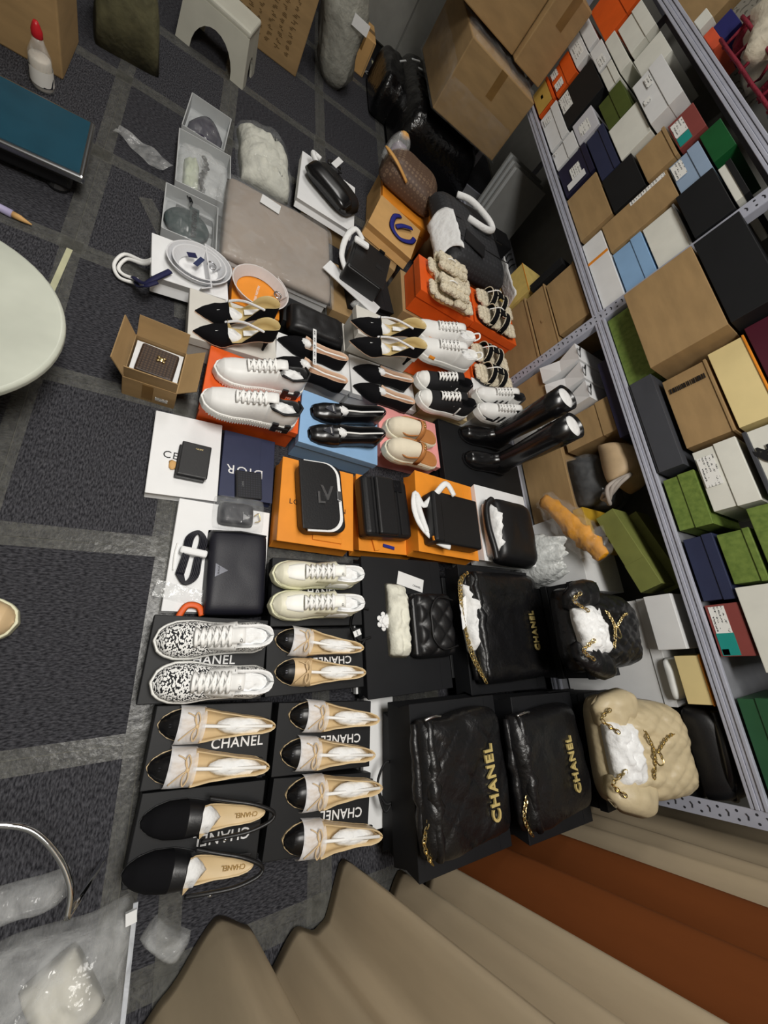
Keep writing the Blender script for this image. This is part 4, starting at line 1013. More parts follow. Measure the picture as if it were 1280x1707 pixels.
# totes
def tote(label, rect, z, group, h=.07, quilt=False, tissue=True, twist=0.0, seed=1.0, tx=.12, ty=0.0, ts=.042, chain_out=True):
    t = thing('leather_tote', label, 'handbag', group=group); w, d = place(t, rect, z)
    b = pillow(w, d, h, p=9, n=46, crumple=.008, cs=8, seed=seed, corner=.05, flat=.02, wob=.01)
    if quilt:
        b.v = [(x, y, zz - (.006 * max(0, 1 - abs(math.sin(PI * (x + y) / .17)) * 12) + .006 * max(0, 1 - abs(math.sin(PI * (x - y) / .17)) * 12) if zz > h * .4 else 0)) for x, y, zz in b.v]
    b.build('body', m_blk_shiny, t, smooth=True)
    rim = [(-w / 2 + .035 + .012 * nz(k * .6, seed), d * (.47 - .94 * k / 14), h * .75 + .012 * nz(k * .9, seed + 3)) for k in range(15)]
    MB().tube(rim, [.012 + .010 * math.sin(PI * k / 14) for k in range(15)], 8).build('rolled_rim', m_blk_shiny, t, smooth=True)
    MB().tube([(x - .03, y * .96, .022) for x, y, z_ in rim], [.010 + .006 * math.sin(PI * k / 14) for k in range(15)], 8).build('lower_rim', m_blk_shiny, t, smooth=True)
    if tissue:
        pillow(.07, d * .62, .04, p=3, n=18, crumple=.02, cs=28, wob=.03).build('paper_stuffing', m_tissue, t, smooth=True, loc=(-w / 2 + .012, d * .06, .015))
        MB().grid(lambda a, b: (-w / 2 - .045 + .08 * a, d * .20 - .10 * b + .05 * a, .035 + .006 * nz(a * 4, b * 4)), 8, 8).build('tissue_corner', m_tissue, t, smooth=True)
    if chain_out:
        for o in (0, .012): chain(smooth_path([(-w / 2 + .01, d * .46, h * .6), (-w / 2 - .035 - o, d * .36, .05), (-w / 2 - .03, d * .05, .03), (-w / 2 - .012 - o, -d * .25, .04), (-w / 2 + .02, -d * .47, .05)]), .016, .0019).build('chain', m_gold, t)
    else:
        chain(smooth_path([(-w / 2 + .01, -d * .20, h * .7), (-w / 2 - .005, -d * .35, h * .6), (-w / 2 + .02, -d * .5, .04)]), .015, .0019).build('chain', m_gold, t)
        MB().tube(smooth_path([(-w / 2 + .02, d * .48, h * .8), (-w / 2 + .05, d * .5, h * .9), (-w / 2 + .08, d * .49, h * .8)]), .004, 6).build('ring', m_silver, t, smooth=True)
    lettering('CHANEL', ts, M('gold_letters', 'ead48c', .35, metal=.45, var=0), t, (w * tx, ty, h + .0105), (0, 0, PI / 2 + twist), depth=.003, bold=.0012, spacing=1.12)
    return t
GT = 'black leather totes with gold letters'
tote('black leather tote with gold letters and white tissue at its chain-edged mouth', (1.298, 0.093, 0.419, 0.418, 0.4), .1705, GT, tx=.22, ty=-.03, ts=.036)
tote('black diamond-stitched leather tote with gold letters beside the rust curtain', (0.904, -0.338, 0.327, 0.341, 0.2), .2455, GT, quilt=True, tissue=False, chain_out=False, seed=4.0, tx=.20, ty=-.02, ts=.046)
tote('smooth black leather tote with gold letters next to the beige backpack', (1.245, -0.352, 0.338, 0.321, 0.8), .2905, GT, tissue=False, chain_out=False, seed=8.0, tx=.16, ty=-.01, ts=.038)
# drawstring backpacks
def backpack(label, loc, rot, w, d, h, mat, tx=None, seed=1.0, cc=True):
    t = thing('drawstring_backpack', label, 'backpack', loc, rot=rot)
    b = quilted(w, d, h, s=.052, q=.007, n=56, p=4.5, corner=.12)
    b.v = [(x, y * (1 - .16 * max(0, (x / w + .5))), z + (.010 * nz(x, y, seed, 16) if z > .02 else 0) + (.006 * math.sin(y * 120) * max(0, 1 - abs(x + w * .10) / .08) if z > h * .4 else 0)) for x, y, z in b.v]
    b.build('body', mat, t, smooth=True)
    pillow(w * .34, d * .56, .045, p=3, n=22, crumple=.022, cs=30, seed=seed, wob=.03).build('paper_stuffing', m_tissue, t, smooth=True, loc=(-w * .30, -.01, h * .72))
    for sd in (-1, 1):
        pillow(w * .5, d * .36, h * .5, p=2.2, n=20, crumple=.012, cs=14, seed=seed + sd, wob=.02, corner=.35).build('side_fold', mat, t, smooth=True, loc=(-w * .28, sd * d * .36, h * .60), rot=(sd * .25, 0, sd * .25))
        chain(smooth_path([(-w * .44, sd * d * .34, h * 1.15), (-w * .52, sd * d * .26, h * 1.1), (-w * .40, sd * d * .16, h * 1.2)]), .016, .0022).build('chain', m_gold, t)
    chain(smooth_path([(-w * .10, d * .18, h * 1.05), (-w * .07, 0, h * 1.16), (-w * .10, -d * .22, h * 1.05)]), .013, .0022).build('drawstring_chain', m_gold, t)
    if cc:
        e = MB()
        for sd in (-1, 1): e.tube(arc((0, sd * .008), .014, 45 if sd > 0 else 135, 315 if sd > 0 else 405 + 90 - 360 + 135, 12, 0) if False else [(sd * .006 + .013 * math.cos(R(a + (0 if sd < 0 else 180))), .013 * math.sin(R(a)), 0) for a in range(45, 316, 18)], .0026, 5)
        e.build('emblem', m_gold, t, loc=(-w * .02, -.02, h * 1.09), rot=(0, .1, PI / 2))
        chain(smooth_path([(-w * .01, 0, h * 1.09), (w * .12, .04, h * 1.08), (w * .22, .05, h * 1.0)]), .011, .002).build('charm_chain', m_gold, t)
    return t
m_beige_quilt = M('beige_quilted_leather', 'cdbd9a', .45, var=.04, bump=.2, bscale=40)
backpack('beige quilted drawstring backpack with gold chains and white tissue inside', (1.575, -.345, .435), (0, R(-24), R(-6)), .36, .34, .10, m_beige_quilt, seed=2.0)
backpack('black quilted drawstring backpack with gold chains and white tissue inside', (1.50, .05, .42), (0, R(-8), R(-3)), .38, .31, .10, m_blk_shiny, seed=6.0, cc=True)

# ================================================================ things beyond the shoe rows
m_ribbon = M('navy_ribbon', '232a86', .6)
m_navy_rope = M('navy_rope', '1c1e4a', .7)
def ropes(t, pts, r, mat, name='handle'):
    return MB().tube(smooth_path(pts), r, 7).build(name, mat, t, smooth=True)
# white paper bag with rope handles, belts
t = paper_bag('white paper bag with white rope handles and navy ribbon, under the coiled belt', (0.032, 1.354, 0.247, 0.195, 6.7), .03, .07, m_white_paper)
t.name = 'rope_handle_bag'
ti = Matrix.Rotation(-t.rotation_euler.z, 3, 'Z')
def loc_(t, p): return tuple(ti @ (Vector(p) - Vector(t.location)))
ropes(t, [loc_(t, p) for p in ((-0.085, 1.327, 0.090), (-0.114, 1.345, 0.050), (-0.171, 1.374, 0.020), (-0.193, 1.317, 0.015), (-0.172, 1.268, 0.015), (-0.122, 1.255, 0.030), (-0.096, 1.234, 0.060))], .006, m_lace)
ropes(t, [loc_(t, p) for p in ((-0.084, 1.316, 0.090), (-0.112, 1.332, 0.050), (-0.161, 1.357, 0.020), (-0.179, 1.310, 0.015), (-0.161, 1.287, 0.015), (-0.118, 1.275, 0.030))], .006, m_lace)
MB().tube(smooth_path([loc_(t, p) for p in ((-0.131, 1.267, 0.040), (-0.094, 1.209, 0.090), (-0.061, 1.233, 0.112), (-0.028, 1.281, 0.114))]), .010, 6, flat=(1, .4)).build('ribbon', m_navy_rope, t, smooth=True)
MB().tube(smooth_path([loc_(t, p) for p in ((-0.122, 1.250, 0.040), (-0.108, 1.216, 0.060), (-0.086, 1.192, 0.100), (-0.058, 1.213, 0.112))]), .008, 6, flat=(1, .4)).build('ribbon', m_navy_rope, t, smooth=True)
shoe_box('white flat box under the rope-handled bag', (.085, 1.42, .15, .17, 4), 0, .028, m_white_card, lid=.012, name='flat_box')
def belt(label, loc, r0, r1, turns, mat, wd=.03, tail=None, ry=.82):
    t = thing('coiled_belt', label, 'belt', loc)
    n = int(turns * 28); P_ = []
    for i in range(n + 1):
        a = 2 * PI * turns * i / n; r = r0 + (r1 - r0) * i / n
        P_.append((r * math.cos(a), r * ry * math.sin(a), wd / 2 + .004 * nz(a, r * 20) + .004))
    if tail: P_ += tail
    rings = []
    for i, p in enumerate(P_):
        q = Vector(P_[min(i + 1, len(P_) - 1)]) - Vector(P_[max(i - 1, 0)]); q.z = 0; q.normalize(); nn = Vector((-q.y, q.x, 0)) * .0022
        p = Vector(p); up = Vector((p.x, p.y, 0)).normalized() * .020 + Vector((0, 0, wd / 2)); dn = Vector((0, 0, -wd / 2))
        rings.append([p + nn + dn, p + nn + up, p - nn + up, p - nn + dn])
    MB().loft(rings).build('strap', mat, t, smooth=False)
    bk = MB().tube([(r0 - .012 + .014 * math.cos(2 * PI * k / 10), .016 * math.sin(2 * PI * k / 10), .03) for k in range(10)], .003, 6, closed=True).build('buckle', m_silver, t, smooth=True)
    return t
m_belt = M('pale_grey_belt', 'dcdde0', .5, var=.02)
b1 = belt('pale grey leather belt coiled in plastic on the rope-handled bag', (0.052, 1.360, 0.100), .055, .095, 2.2, m_belt, tail=[(.02, -.085, .018), (-.01, -.10, .018)])
b1.rotation_euler.z = R(15)
MB().box(0.0, 0.0, .032, .05, .016, .002, rz=.9).build('price_tag', M('navy_tag', '24315c', .5), b1); MB().box(-.02, .02, .034, .03, .02, .002, rz=.2).build('price_tag', m_navy_rope, b1)
gb = shoe_box('round-cornered orange gift box lying inside the belt ring', (0.265, 1.362, 0.184, 0.170, 1.5), 0, .10, m_orange_bag, lid=.03, text='LOUIS VUITTON', tsize=.012, tmat=m_white_ink, trot=80, name='gift_box')
b2 = belt('pale pink-grey belt ring standing around an orange lid', (0.258, 1.337, 0.100), .080, .090, 1.15, M('pink_grey_belt', 'd9d2d0', .45, var=.02), wd=.034, ry=.95); b2.location.z = .1015; b2.location.y += .03; b2.location.x += .012
# flat beige dust bag in plastic on a white box
shoe_box('white flat box under the beige cloth in plastic', (.365, 1.745, .43, .47, 1), 0, .07, m_white_card, lid=.02, name='flat_box')
t = thing('dust_bag', 'folded beige cloth bag in a clear sleeve with white sticker', 'cloth bag'); w_, d_ = place(t, (0.356, 1.748, 0.486, 0.483, 0.7), .0705)
pillow(w_, d_, .03, p=12, n=30, crumple=.007, cs=5, corner=.02).build('cloth', M('beige_cloth', 'a3968a', .8, var=.05, scale=4), t, smooth=True)
pillow(w_ + .05, d_ + .03, .036, p=12, n=26, crumple=.008, cs=9, corner=.02).build('sleeve', m_clear, t, smooth=True, loc=(-.005, 0, -.0003))
MB().box(-.06, .16, .040, .085, .06, .001, rz=-.15).build('sticker', m_white_card, t)
# three trays
def tray(label, rect, z0, h, mat=m_paper_edge):
    t = thing('open_tray', label, 'box', (rect[0], rect[1], z0), rect[4]); w, d = rect[2], rect[3]
    MB().box(0, 0, .002, w, d, .004).build('bottom', mat, t)
    for b in ((0, -d / 2, h / 2, w, .004, h), (0, d / 2, h / 2, w, .004, h), (-w / 2, 0, h / 2, .004, d, h), (w / 2, 0, h / 2, .004, d, h)): MB().box(*b).build('wall', mat, t)
    return t, w, d
m_violet = M('dark_violet_lens', '3a3648', .2, var=.05, spec=.7); m_dkglass = M('dark_teal_plastic', '475353', .15, var=.05, spec=.7)
t, w, d = tray('pale open tray with dark wraparound visor in plastic, farthest of the trays', (0.009, 2.300, 0.169, 0.259, -3.0), 0, .06)
s_ = MB().grid(lambda a, b: (w * (-.42 + .84 * a), d * (-.34 + .30 * b - .10 * math.sin(PI * a) + .35 * math.sin(PI * a) * b), .02 + .028 * math.sin(PI * a)), 16, 6); s_.build('visor', m_violet, t, smooth=True, thick=.003)
pillow(w * .94, d * .7, .05, p=5, n=16, crumple=.014).build('plastic_wrap', m_clear, t, smooth=True, loc=(0, -d * .1, .005))
t, w, d = tray('pale open tray with a black chain in crinkled plastic', (0.025, 1.987, 0.205, 0.325, 3.8), 0, .06)
chain(smooth_path([(0, d * .3, .035), (.01, .03, .04), (-.01, -.04, .04), (.005, -d * .38, .03)]), .022, .004).build('chain', m_black_ink, t)
pillow(w * .30, d * .6, .03, p=3, n=14, crumple=.02, cs=25).build('paper', M('pale_green_tissue', 'c3cbb4', .8, var=.05), t, smooth=True, loc=(-w * .22, -.02, .006))
pillow(w * .96, d * .94, .045, p=6, n=18, crumple=.010).build('plastic_wrap', m_clear2, t, smooth=True, loc=(0, 0, .005))
t, w, d = tray('pale open tray with a round dark disc pouch lettered on its strap', (0.007, 1.660, 0.188, 0.246, 3.1), 0, .06)
MB().lathe([(.001, .0), (.075, .0), (.082, .008), (.075, .018), (.001, .020)], 28, (-.01, -.005, .012)).build('disc', m_dkglass, t, smooth=True)
MB().box(.012, 0, .034, .034, d * .72, .004).build('strap', m_dkglass, t)
lettering('BALENCIAGA', .026, m_black_ink, t, (.012, 0, .0365), (0, 0, -PI / 2), bold=.0008)
chain([(.0, d * .36, .03), (-.005, d * .46, .045), (-.02, d * .52, .05)], .014, .0024).build('clip', m_dark_metal, t)
pillow(w * .94, d * .92, .045, p=6, n=16, crumple=.012).build('plastic_wrap', m_clear, t, smooth=True, loc=(0, 0, .004))
tag(MB().grid(lambda a, b: (.20 * (a - .5), .05 * (b - .5) * (1 + a), .01 + .03 * abs(nz(a * 2.5, b * 2, 7.0)) + .01 * a), 18, 6).build('plastic_scrap', m_clear2, None, smooth=True, loc=(-0.197, 1.952, 0.002), rot=(0, 0, R(-28))), 'twisted clear plastic scrap on the carpet beside the trays', 'plastic')
# white garment in plastic
t = thing('wrapped_garment', 'white fluffy garment in a clear bag with grey printed lines', 'garment'); w_, d_ = place(t, (0.271, 2.325, 0.241, 0.389, 6.7), .001)
pillow(w_, d_, .085, p=3.5, n=34, crumple=.02, cs=16, wob=.02).build('cloth', M('white_fluff', 'd8d8cc', .95, var=.06, bump=.6, bscale=50), t, smooth=True)
st = MB()
for k in range(3):
    for q in range(9): st.box(w_ * .25 + q * .011 - .02, d_ * (.28 - .26 * k), .080 - .035 * ((w_ * .25 + q * .011) / (w_ / 2)) ** 4 * 1.2, .003, .07, .012)
st.build('printed_line', M('grey_print', '6a6a68', .8), t)
pillow(w_ * 1.1, d_ * 1.08, .095, p=4, n=20, crumple=.02, cs=8).build('plastic_bag', m_clear, t, smooth=True)
# white bag with black shoulder bag on it
shoe_box('kraft carton under the white bag of the glossy black shoulder bag', (.585, 2.175, .23, .28, -3), 0, .085, m_kraft, lid=0, name='carton')
paper_bag('white paper bag under the glossy black shoulder bag', (0.567, 2.202, 0.301, 0.378, -3.3), .0855, .045, m_white_paper)
t = thing('hobo_bag', 'glossy black leather shoulder bag with triangle and wrapped strap', 'handbag', (0.582, 2.193, 0.140), -38); t.location.z = .1315
pillow(.28, .17, .075, p=4, n=24, crumple=.004, cs=6, corner=.16, flat=.02).build('body', m_blk_leather, t, smooth=True)
pillow(.27, .10, .04, p=4, n=20, corner=.2).build('lower_panel', m_blk_gloss, t, smooth=True, loc=(0, -.055, .045), rot=(.3, 0, 0))
MB().prism([(-.012, .012), (.012, .012), (0, -.012)], 0, .003).build('triangle_plaque', m_dark_metal, t, loc=(-.03, .05, .078), rot=(0, 0, .3))
MB().tube(smooth_path([(-.13, .0, .05), (-.165, .01, .06), (-.17, .04, .05), (-.14, .05, .05)]), .012, 8).build('wrapped_strap', m_tissue, t, smooth=True)
MB().tube(smooth_path([(-.10, .07, .06), (-.12, .12, .05), (-.08, .16, .04)]), .013, 6, flat=(1, .4)).build('strap', m_blk_leather, t, smooth=True)
MB().box(-.09, .12, .07, .03, .085, .002, rz=.2, rx=.1).build('white_tag', m_white_card, t)
# kraft carton, tan bag with ribbon, orange bag, monogram bag
shoe_box('kraft carton under the tan paper bag with blue ribbon', (.875, 2.05, .24, .24, -18), 0, .13, m_kraft, lid=0, name='carton')
t = paper_bag('tan paper bag with blue ribbon handles lying on a kraft carton', (0.928, 2.138, 0.270, 0.312, -18.8), .1305, .07, m_tan_paper)
MB().tube(smooth_path([(.0, .11, .075), (-.03, .04, .085), (-.02, -.05, .08), (.04, -.085, .078), (.10, -.04, .08), (.115, .02, .078)]), .014, 6, flat=(1, .25)).build('ribbon', m_ribbon, t, smooth=True)
MB().tube(smooth_path([(.0, -.02, .08), (.03, .02, .088), (.08, .07, .085)]), .014, 6, flat=(1, .25)).build('ribbon', m_ribbon, t, smooth=True)
t = shoe_box('upright saffron orange box carrying the brown monogram bag', (1.045, 2.46, .34, .30, -5), 0, .19, m_orange_bag, lid=.05, name='gift_box')
MB().box(-.172, 0, .09, .002, .296, .16).build('side_panel', m_tan_paper, t)
m_monog = M('brown_monogram_canvas', '5a463a', .5, col2='87705a', scale=42, kind='mono')
t = thing('monogram_bag', 'brown monogram canvas bag with tan handle and plastic wrap', 'handbag', (1.02, 2.515, .1905), -15)
pillow(.36, .27, .15, p=4, n=26, crumple=.005, cs=6, corner=.12, flat=.03).build('body', m_monog, t, smooth=True)
m_tanl = M('natural_leather', 'd8a45e', .45, var=.03)
MB().tube(smooth_path([(-.16, -.02, .10), (-.19, -.06, .13), (-.12, -.12, .135), (-.03, -.13, .10)]), .014, 8, flat=(1, .45)).build('handle', m_tanl, t, smooth=True)
pillow(.13, .16, .12, p=3, n=18, crumple=.02, cs=12).build('plastic_wrap', m_clear2, t, smooth=True, loc=(-.13, .09, .05))
pillow(.10, .12, .09, p=3, n=14, crumple=.01, cs=12).build('lavender_lining', M('lavender_cloth', '8b7f92', .7), t, smooth=True, loc=(-.12, .08, .05))
MB().ball((-.13, .12, .165), .028, .022, .016, 10, 7, .3).build('round_tag', m_tanl, t, smooth=True)
# satchel
paper_bag('black paper bag beneath the black satchel', (0.787, 1.737, 0.235, 0.311, 8.9), .06, .06, m_black_paper)
shoe_box('kraft low carton under the black satchel', (.725, 1.68, .24, .32, 2), 0, .058, m_kraft, lid=0, name='carton')
t = thing('satchel', 'black leather satchel with wrapped handle and small white tag', 'handbag', (0.736, 1.736, 0.160), -14); t.location.z = .1205
MB().box(0, 0, .045, .19, .25, .09).build('body', m_blk_leather, t, bevel=.014, seg=3); MB().box(.01, -.005, .092, .18, .24, .006).build('flap', m_blk_leather, t, bevel=.003)
MB().tube(smooth_path([(-.06, .09, .10), (-.11, .10, .115), (-.135, .03, .10), (-.125, -.06, .07), (-.08, -.11, .05)]), .014, 8, flat=(1, .6)).build('wrapped_handle', m_tissue, t, smooth=True)
MB().box(-.065, .045, .112, .075, .035, .018, rz=.15).build('paper_roll', m_tissue, t, bevel=.008); MB().box(.045, .115, .097, .03, .012, .012).build('buckle', m_dark_metal, t)
MB().box(-.02, -.12, .004, .30, .08, .004, rz=-.25).build('dust_cover', m_white_paper, t)
MB().box(.05, .0, .0955, .035, .03, .001).build('emblem', m_black_ink, t)
# black clutch
shoe_box('black lidded box beneath the clutch with silver emblem', (.50, 1.335, .26, .13, -2), 0, .115, m_black_box, name='gift_box')
t = thing('clutch', 'black leather clutch with small silver emblem behind the suede flats', 'handbag'); w_, d_ = place(t, (0.504, 1.291, 0.256, 0.139, 1.6), .1155)
pillow(w_ * .96, d_, .045, p=8, n=22, crumple=.003, corner=.05).build('body', m_blk_leather, t, smooth=True); lettering('LV', .02, m_silver, t, (w_ * .38, -d_ * .25, .043), (0, .1, 0), name='emblem')
tag(pillow(.10, .045, .02, p=3, n=14, crumple=.01).build('plastic_roll', m_clear2, None, smooth=True, loc=(0.726, 1.513, 0.121), rot=(0, 0, -.5)), 'small roll of crumpled clear plastic beside the satchel bag', 'plastic')
# grey tote
shoe_box('kraft carton beneath the grey monogram tote', (1.43, 2.19, .36, .50, 0), 0, .26, m_kraft, lid=0, name='carton')
t = thing('grey_tote', 'large charcoal monogram tote with white-wrapped handle', 'handbag'); w_, d_ = place(t, (1.327, 2.149, 0.437, 0.520, 6.5), .2605)
m_grm = M('charcoal_monogram', '2a2b2e', .6, col2='3d3e42', scale=36, kind='mono')
pillow(w_, d_, .14, p=7, n=28, crumple=.006, cs=5, corner=.05, flat=.05).build('body', m_grm, t, smooth=True)
for yy in (-.12, .02): MB().box(.02, yy, .141, w_ * .9, .004, .003).build('seam', m_black_ink, t)
MB().tube(smooth_path([(-.10, .20, .15), (-.02, .17, .175), (.08, .09, .18), (.10, .03, .175), (.04, .005, .17), (-.06, .05, .15)]), .017, 8).build('wrapped_handle', m_tissue, t, smooth=True)
MB().box(-.06, -.13, .147, .14, .11, .004, rz=-.4).build('black_tag', m_black_paper, t)
MB().grid(lambda a, b: (-w_ / 2 - .03 + .075 * a, .03 - .27 * b + .05 * math.sin(3 * a), .02 + .13 * a ** .7 + .01 * nz(a * 3, b * 6)), 10, 16).build('dust_cover', m_tissue, t, smooth=True, thick=.003)
MB().grid(lambda a, b: (w_ / 2 + .005 + .04 * a, -.05 - .28 * b, .13 - .10 * a + .01 * nz(a * 3, b * 6)), 6, 12).build('dust_cover', m_tissue, t, smooth=True, thick=.003)

# ================================================================ far end of the room
m_wrapblack = M('black_stretch_film', '0b0b0d', .22, var=0, bump=.5, bscale=30, spec=.55)
t = thing('wrapped_bale', 'bulky bale wrapped in glossy black stretch film', 'bale', (1.385, 3.62, 0), 0)
pillow(.64, .86, .33, p=9, n=40, crumple=.014, cs=9, corner=.04, flat=.05).build('film', m_wrapblack, t, smooth=True)
pillow(.20, .50, .25, p=7, n=20, crumple=.014, cs=9, corner=.06, flat=.04).build('film', m_wrapblack, t, smooth=True, loc=(-.345, .18, .0))
for k in range(4): MB().box(-.38 + .09 * k, -.05 + .07 * k, .345 + .03 * (k % 2), .10, .010, .004, rz=1.0 - .2 * k).build('tape_mark', m_paper_edge, t)
def big_carton(label, x0, x1, y0, y1, z0, z1, mat=m_kraft_dark, wrap=False):
    t = thing('carton', label, 'carton', ((x0 + x1) / 2, (y0 + y1) / 2, z0)); w, d, h = x1 - x0, y1 - y0, z1 - z0
    MB().box(0, 0, h / 2, w, d, h).build('body', mat, t, bevel=.006)
    MB().box(0, 0, h + .0005, w * .98, .05, .001).build('tape', M('brown_tape', '8a6a3e', .3), t); MB().box(0, -d / 2 - .0006, h * .8, .05, .001, h * .38).build('tape', M('brown_tape', '8a6a3e', .3), t)
    for sx in (-1, 1): MB().box(sx * (w / 2 - .012), -d / 2 - .0006, h / 2, .006, .001, h * .96).build('corner_crease', m_kraft, t)
    if wrap:
        b = pillow(w + .03, d + .03, h + .02, p=30, n=24, crumple=.012, cs=10, corner=.0); b.build('stretch_film', m_clear, t, smooth=True)
    return t
big_carton('large kraft carton in stretch film on top of the black bale', 1.16, 1.69, 3.15, 3.85, .385, .735, wrap=True)
big_carton('kraft carton stacked above the stretch-filmed carton', .98, 1.47, 3.30, 3.85, .775, 1.045)
big_carton('kraft carton at the top of the far stack beside the rack', 1.475, 1.70, 3.25, 3.75, .775, 1.13)
big_carton('kraft carton on top of the pile, above the stacked one', 1.0, 1.46, 3.36, 3.85, 1.047, 1.3)
# cabinet
m_cab = M('grey_cabinet', '8f8f8a', .5, var=.03)
t = thing('steel_cabinet', 'grey steel cabinet on a black base at the far wall', 'cabinet', (1.12, 4.66, 0))
MB().box(0, 0, .05, .96, .44, .10).build('black_base', m_black_ink, t); MB().box(0, .01, .86, 1.0, .50, 1.52).build('body', m_cab, t, bevel=.004)  # low black box below the grey cabinet body
for x0, x1 in ((-.495, .035), (.045, .255), (.265, .495)): MB().box((x0 + x1) / 2, -.247, .86, x1 - x0, .014, 1.50).build('door', m_cab, t, bevel=.003)
# printed carton, foam parcel
t = big_carton('kraft carton with printed stars and columns of characters beside the plastic stool', -.06, .42, 3.34, 3.64, 0, .46)
m_brown_ink = M('brown_ink', '5e4828', .7, var=0)
for k in range(3): MB().lathe([(.001, 0), (.022, 0), (.022, .001), (.001, .001)], 12).build('printed_mark', m_brown_ink, t, loc=(-.04 + .09 * k, -.1505, .39), rot=(PI / 2, 0, 0))
pr = MB(); r7 = random.Random(7)
for c in range(6):
    for q in range(9):
        for b in range(3): pr.box(-.12 + .055 * c + r7.uniform(-.008, .008), -.1506, .06 + .028 * q + .006 * b, r7.uniform(.008, .026), .001, .0028)
pr.build('printed_text', m_brown_ink, t)['kind'] = 'stuff'
t = thing('foam_parcel', 'tall parcel of crumpled bubble wrap leaning by the printed carton', 'parcel', (.66, 3.60, 0))
rings = []
for i in range(15):
    z = .62 * i / 14; cx = -.14 * (i / 14) ** 1.2; r = ip(i / 14, [(0, .06), (.12, .12), (.5, .145), (.8, .12), (1, .08)])
    rings.append([(cx + r * (1 + .22 * nz(math.cos(k * PI / 10) * 2, math.sin(k * PI / 10) * 2, z * 7)) * math.cos(k * PI / 10), r * .9 * (1 + .22 * nz(math.cos(k * PI / 10) * 2, math.sin(k * PI / 10) * 2, z * 7 + 3)) * math.sin(k * PI / 10), z) for k in range(20)])
MB().loft(rings).build('bubble_wrap', M('grey_bubble_wrap', 'b4b4aa', .3, var=.08, scale=18, bump=.7, bscale=30, spec=.6), t, smooth=True)
MB().box(.02, -.135, .36, .10, .002, .05, rx=-.1).build('label', m_white_card, t)
big_carton('small tan carton behind the bubble wrap parcel', .72, .92, 4.0, 4.25, 0, .2, m_tan_paper)
tag(MB().tube(smooth_path([(0, 0, .006), (.03, .03, .012), (.06, .0, .008), (.03, -.02, .012), (.01, .02, .006)]), .005, 5, flat=(1.5, .5)).build('plastic_scrap', m_clear2, None, smooth=True, loc=(0.937, 4.099, 0.001)), 'tiny twist of clear plastic on the carpet near the cabinet', 'plastic')
# plastic stool
m_stool = M('pale_plastic', 'c9c8bb', .45, var=.02)
t = thing('plastic_stool', 'low pale plastic stool with arched legs', 'stool', (.0, 2.99, 0), -12)
MB().box(0, 0, .205, .30, .20, .03).build('seat', m_stool, t, bevel=.012, seg=3)
for sy in (-1, 1):
    P_ = [(-.165, 0), (-.10, 0)] + [(-.10 * math.cos(PI * k / 12), .0 + .13 * math.sin(PI * k / 12)) for k in range(1, 12)] + [(.10, 0), (.165, 0), (.145, .195), (-.145, .195)]
    MB().add([(x, sy * (.118 - .016 * z / .2), z) for x, z in P_] + [(x, sy * (.108 - .016 * z / .2), z) for x, z in P_], [tuple(range(len(P_)))] + [tuple(range(2 * len(P_) - 1, len(P_) - 1, -1))] + [(k, (k + 1) % len(P_), len(P_) + (k + 1) % len(P_), len(P_) + k) for k in range(len(P_))]).build('side_panel', m_stool, t)
for sx in (-1, 1):
    P_ = [(-.115, 0), (-.05, 0)] + [(-.05 * math.cos(PI * k / 10), .10 * math.sin(PI * k / 10)) for k in range(1, 10)] + [(.05, 0), (.115, 0), (.10, .195), (-.10, .195)]
    MB().add([(sx * (.166 - .02 * z / .2), y, z) for y, z in P_] + [(sx * (.156 - .02 * z / .2), y, z) for y, z in P_], [tuple(range(len(P_)))] + [tuple(range(2 * len(P_) - 1, len(P_) - 1, -1))] + [(k, (k + 1) % len(P_), len(P_) + (k + 1) % len(P_), len(P_) + k) for k in range(len(P_))]).build('end_panel', m_stool, t)
# corner carton, sack, bottle, scale
big_carton('large brown carton standing behind the sauce bottle', -.95, -.475, 2.12, 2.40, 0, .42)
t = thing('sack', 'olive woven sack with white twist tie beside the brown carton', 'sack', (-.34, 2.60, 0), 10)
pillow(.24, .26, .30, p=3, n=22, crumple=.04, cs=10).build('cloth', M('olive_weave', '5d5a40', .85, var=.1, scale=20, bump=.4, bscale=40), t, smooth=True)
MB().tube(smooth_path([(-.05, -.06, .27), (0, -.09, .26), (.06, -.06, .27), (.03, 0, .31)]), .005, 5).build('tie', m_offwhite, t, smooth=True)
t = thing('bottle', 'clear plastic bottle with red cap and white label', 'bottle', (-.515, 2.02, 0))
MB().lathe([(.030, 0), (.034, .006), (.034, .075), (.032, .10), (.018, .135), (.013, .15)], 24).build('body', m_clear2, t, smooth=True)
MB().lathe([(.028, .004), (.031, .008), (.031, .09), (.028, .095)], 20).build('filling', M('pale_paste', 'd8cfc0', .5), t, smooth=True)
MB().lathe([(.0345, .02), (.0345, .068)], 24, caps=False).build('label', M('bottle_label', 'e8e6e0', .5, col2='33333a', scale=26, kind='print'), t, smooth=True)
MB().lathe([(.015, .148), (.016, .15), (.016, .165), (.010, .182), (.006, .19)], 16).build('cap', M('red_plastic', 'c8232b', .35), t, smooth=True)
t = thing('platform_scale', 'platform scale with teal blue top and steel rim on dark feet', 'scale', (-.575, 1.655, 0), 3)
MB().box(0, 0, .05, .44, .24, .05).build('base', m_black_ink, t, bevel=.01); MB().box(0, 0, .098, .52, .29, .026).build('rim', m_silver, t, bevel=.008, seg=3)
MB().box(0, 0, .1118, .495, .265, .004).build('plate', M('teal_blue_plate', '1f4a5c', .35, var=.04), t, bevel=.001)
for sx in (-1, 1):
    for sy in (-1, 1): MB().lathe([(.03, 0), (.032, .012), (.022, .026)], 14, (sx * .18, sy * .09, 0)).build('foot', m_black_ink, t)
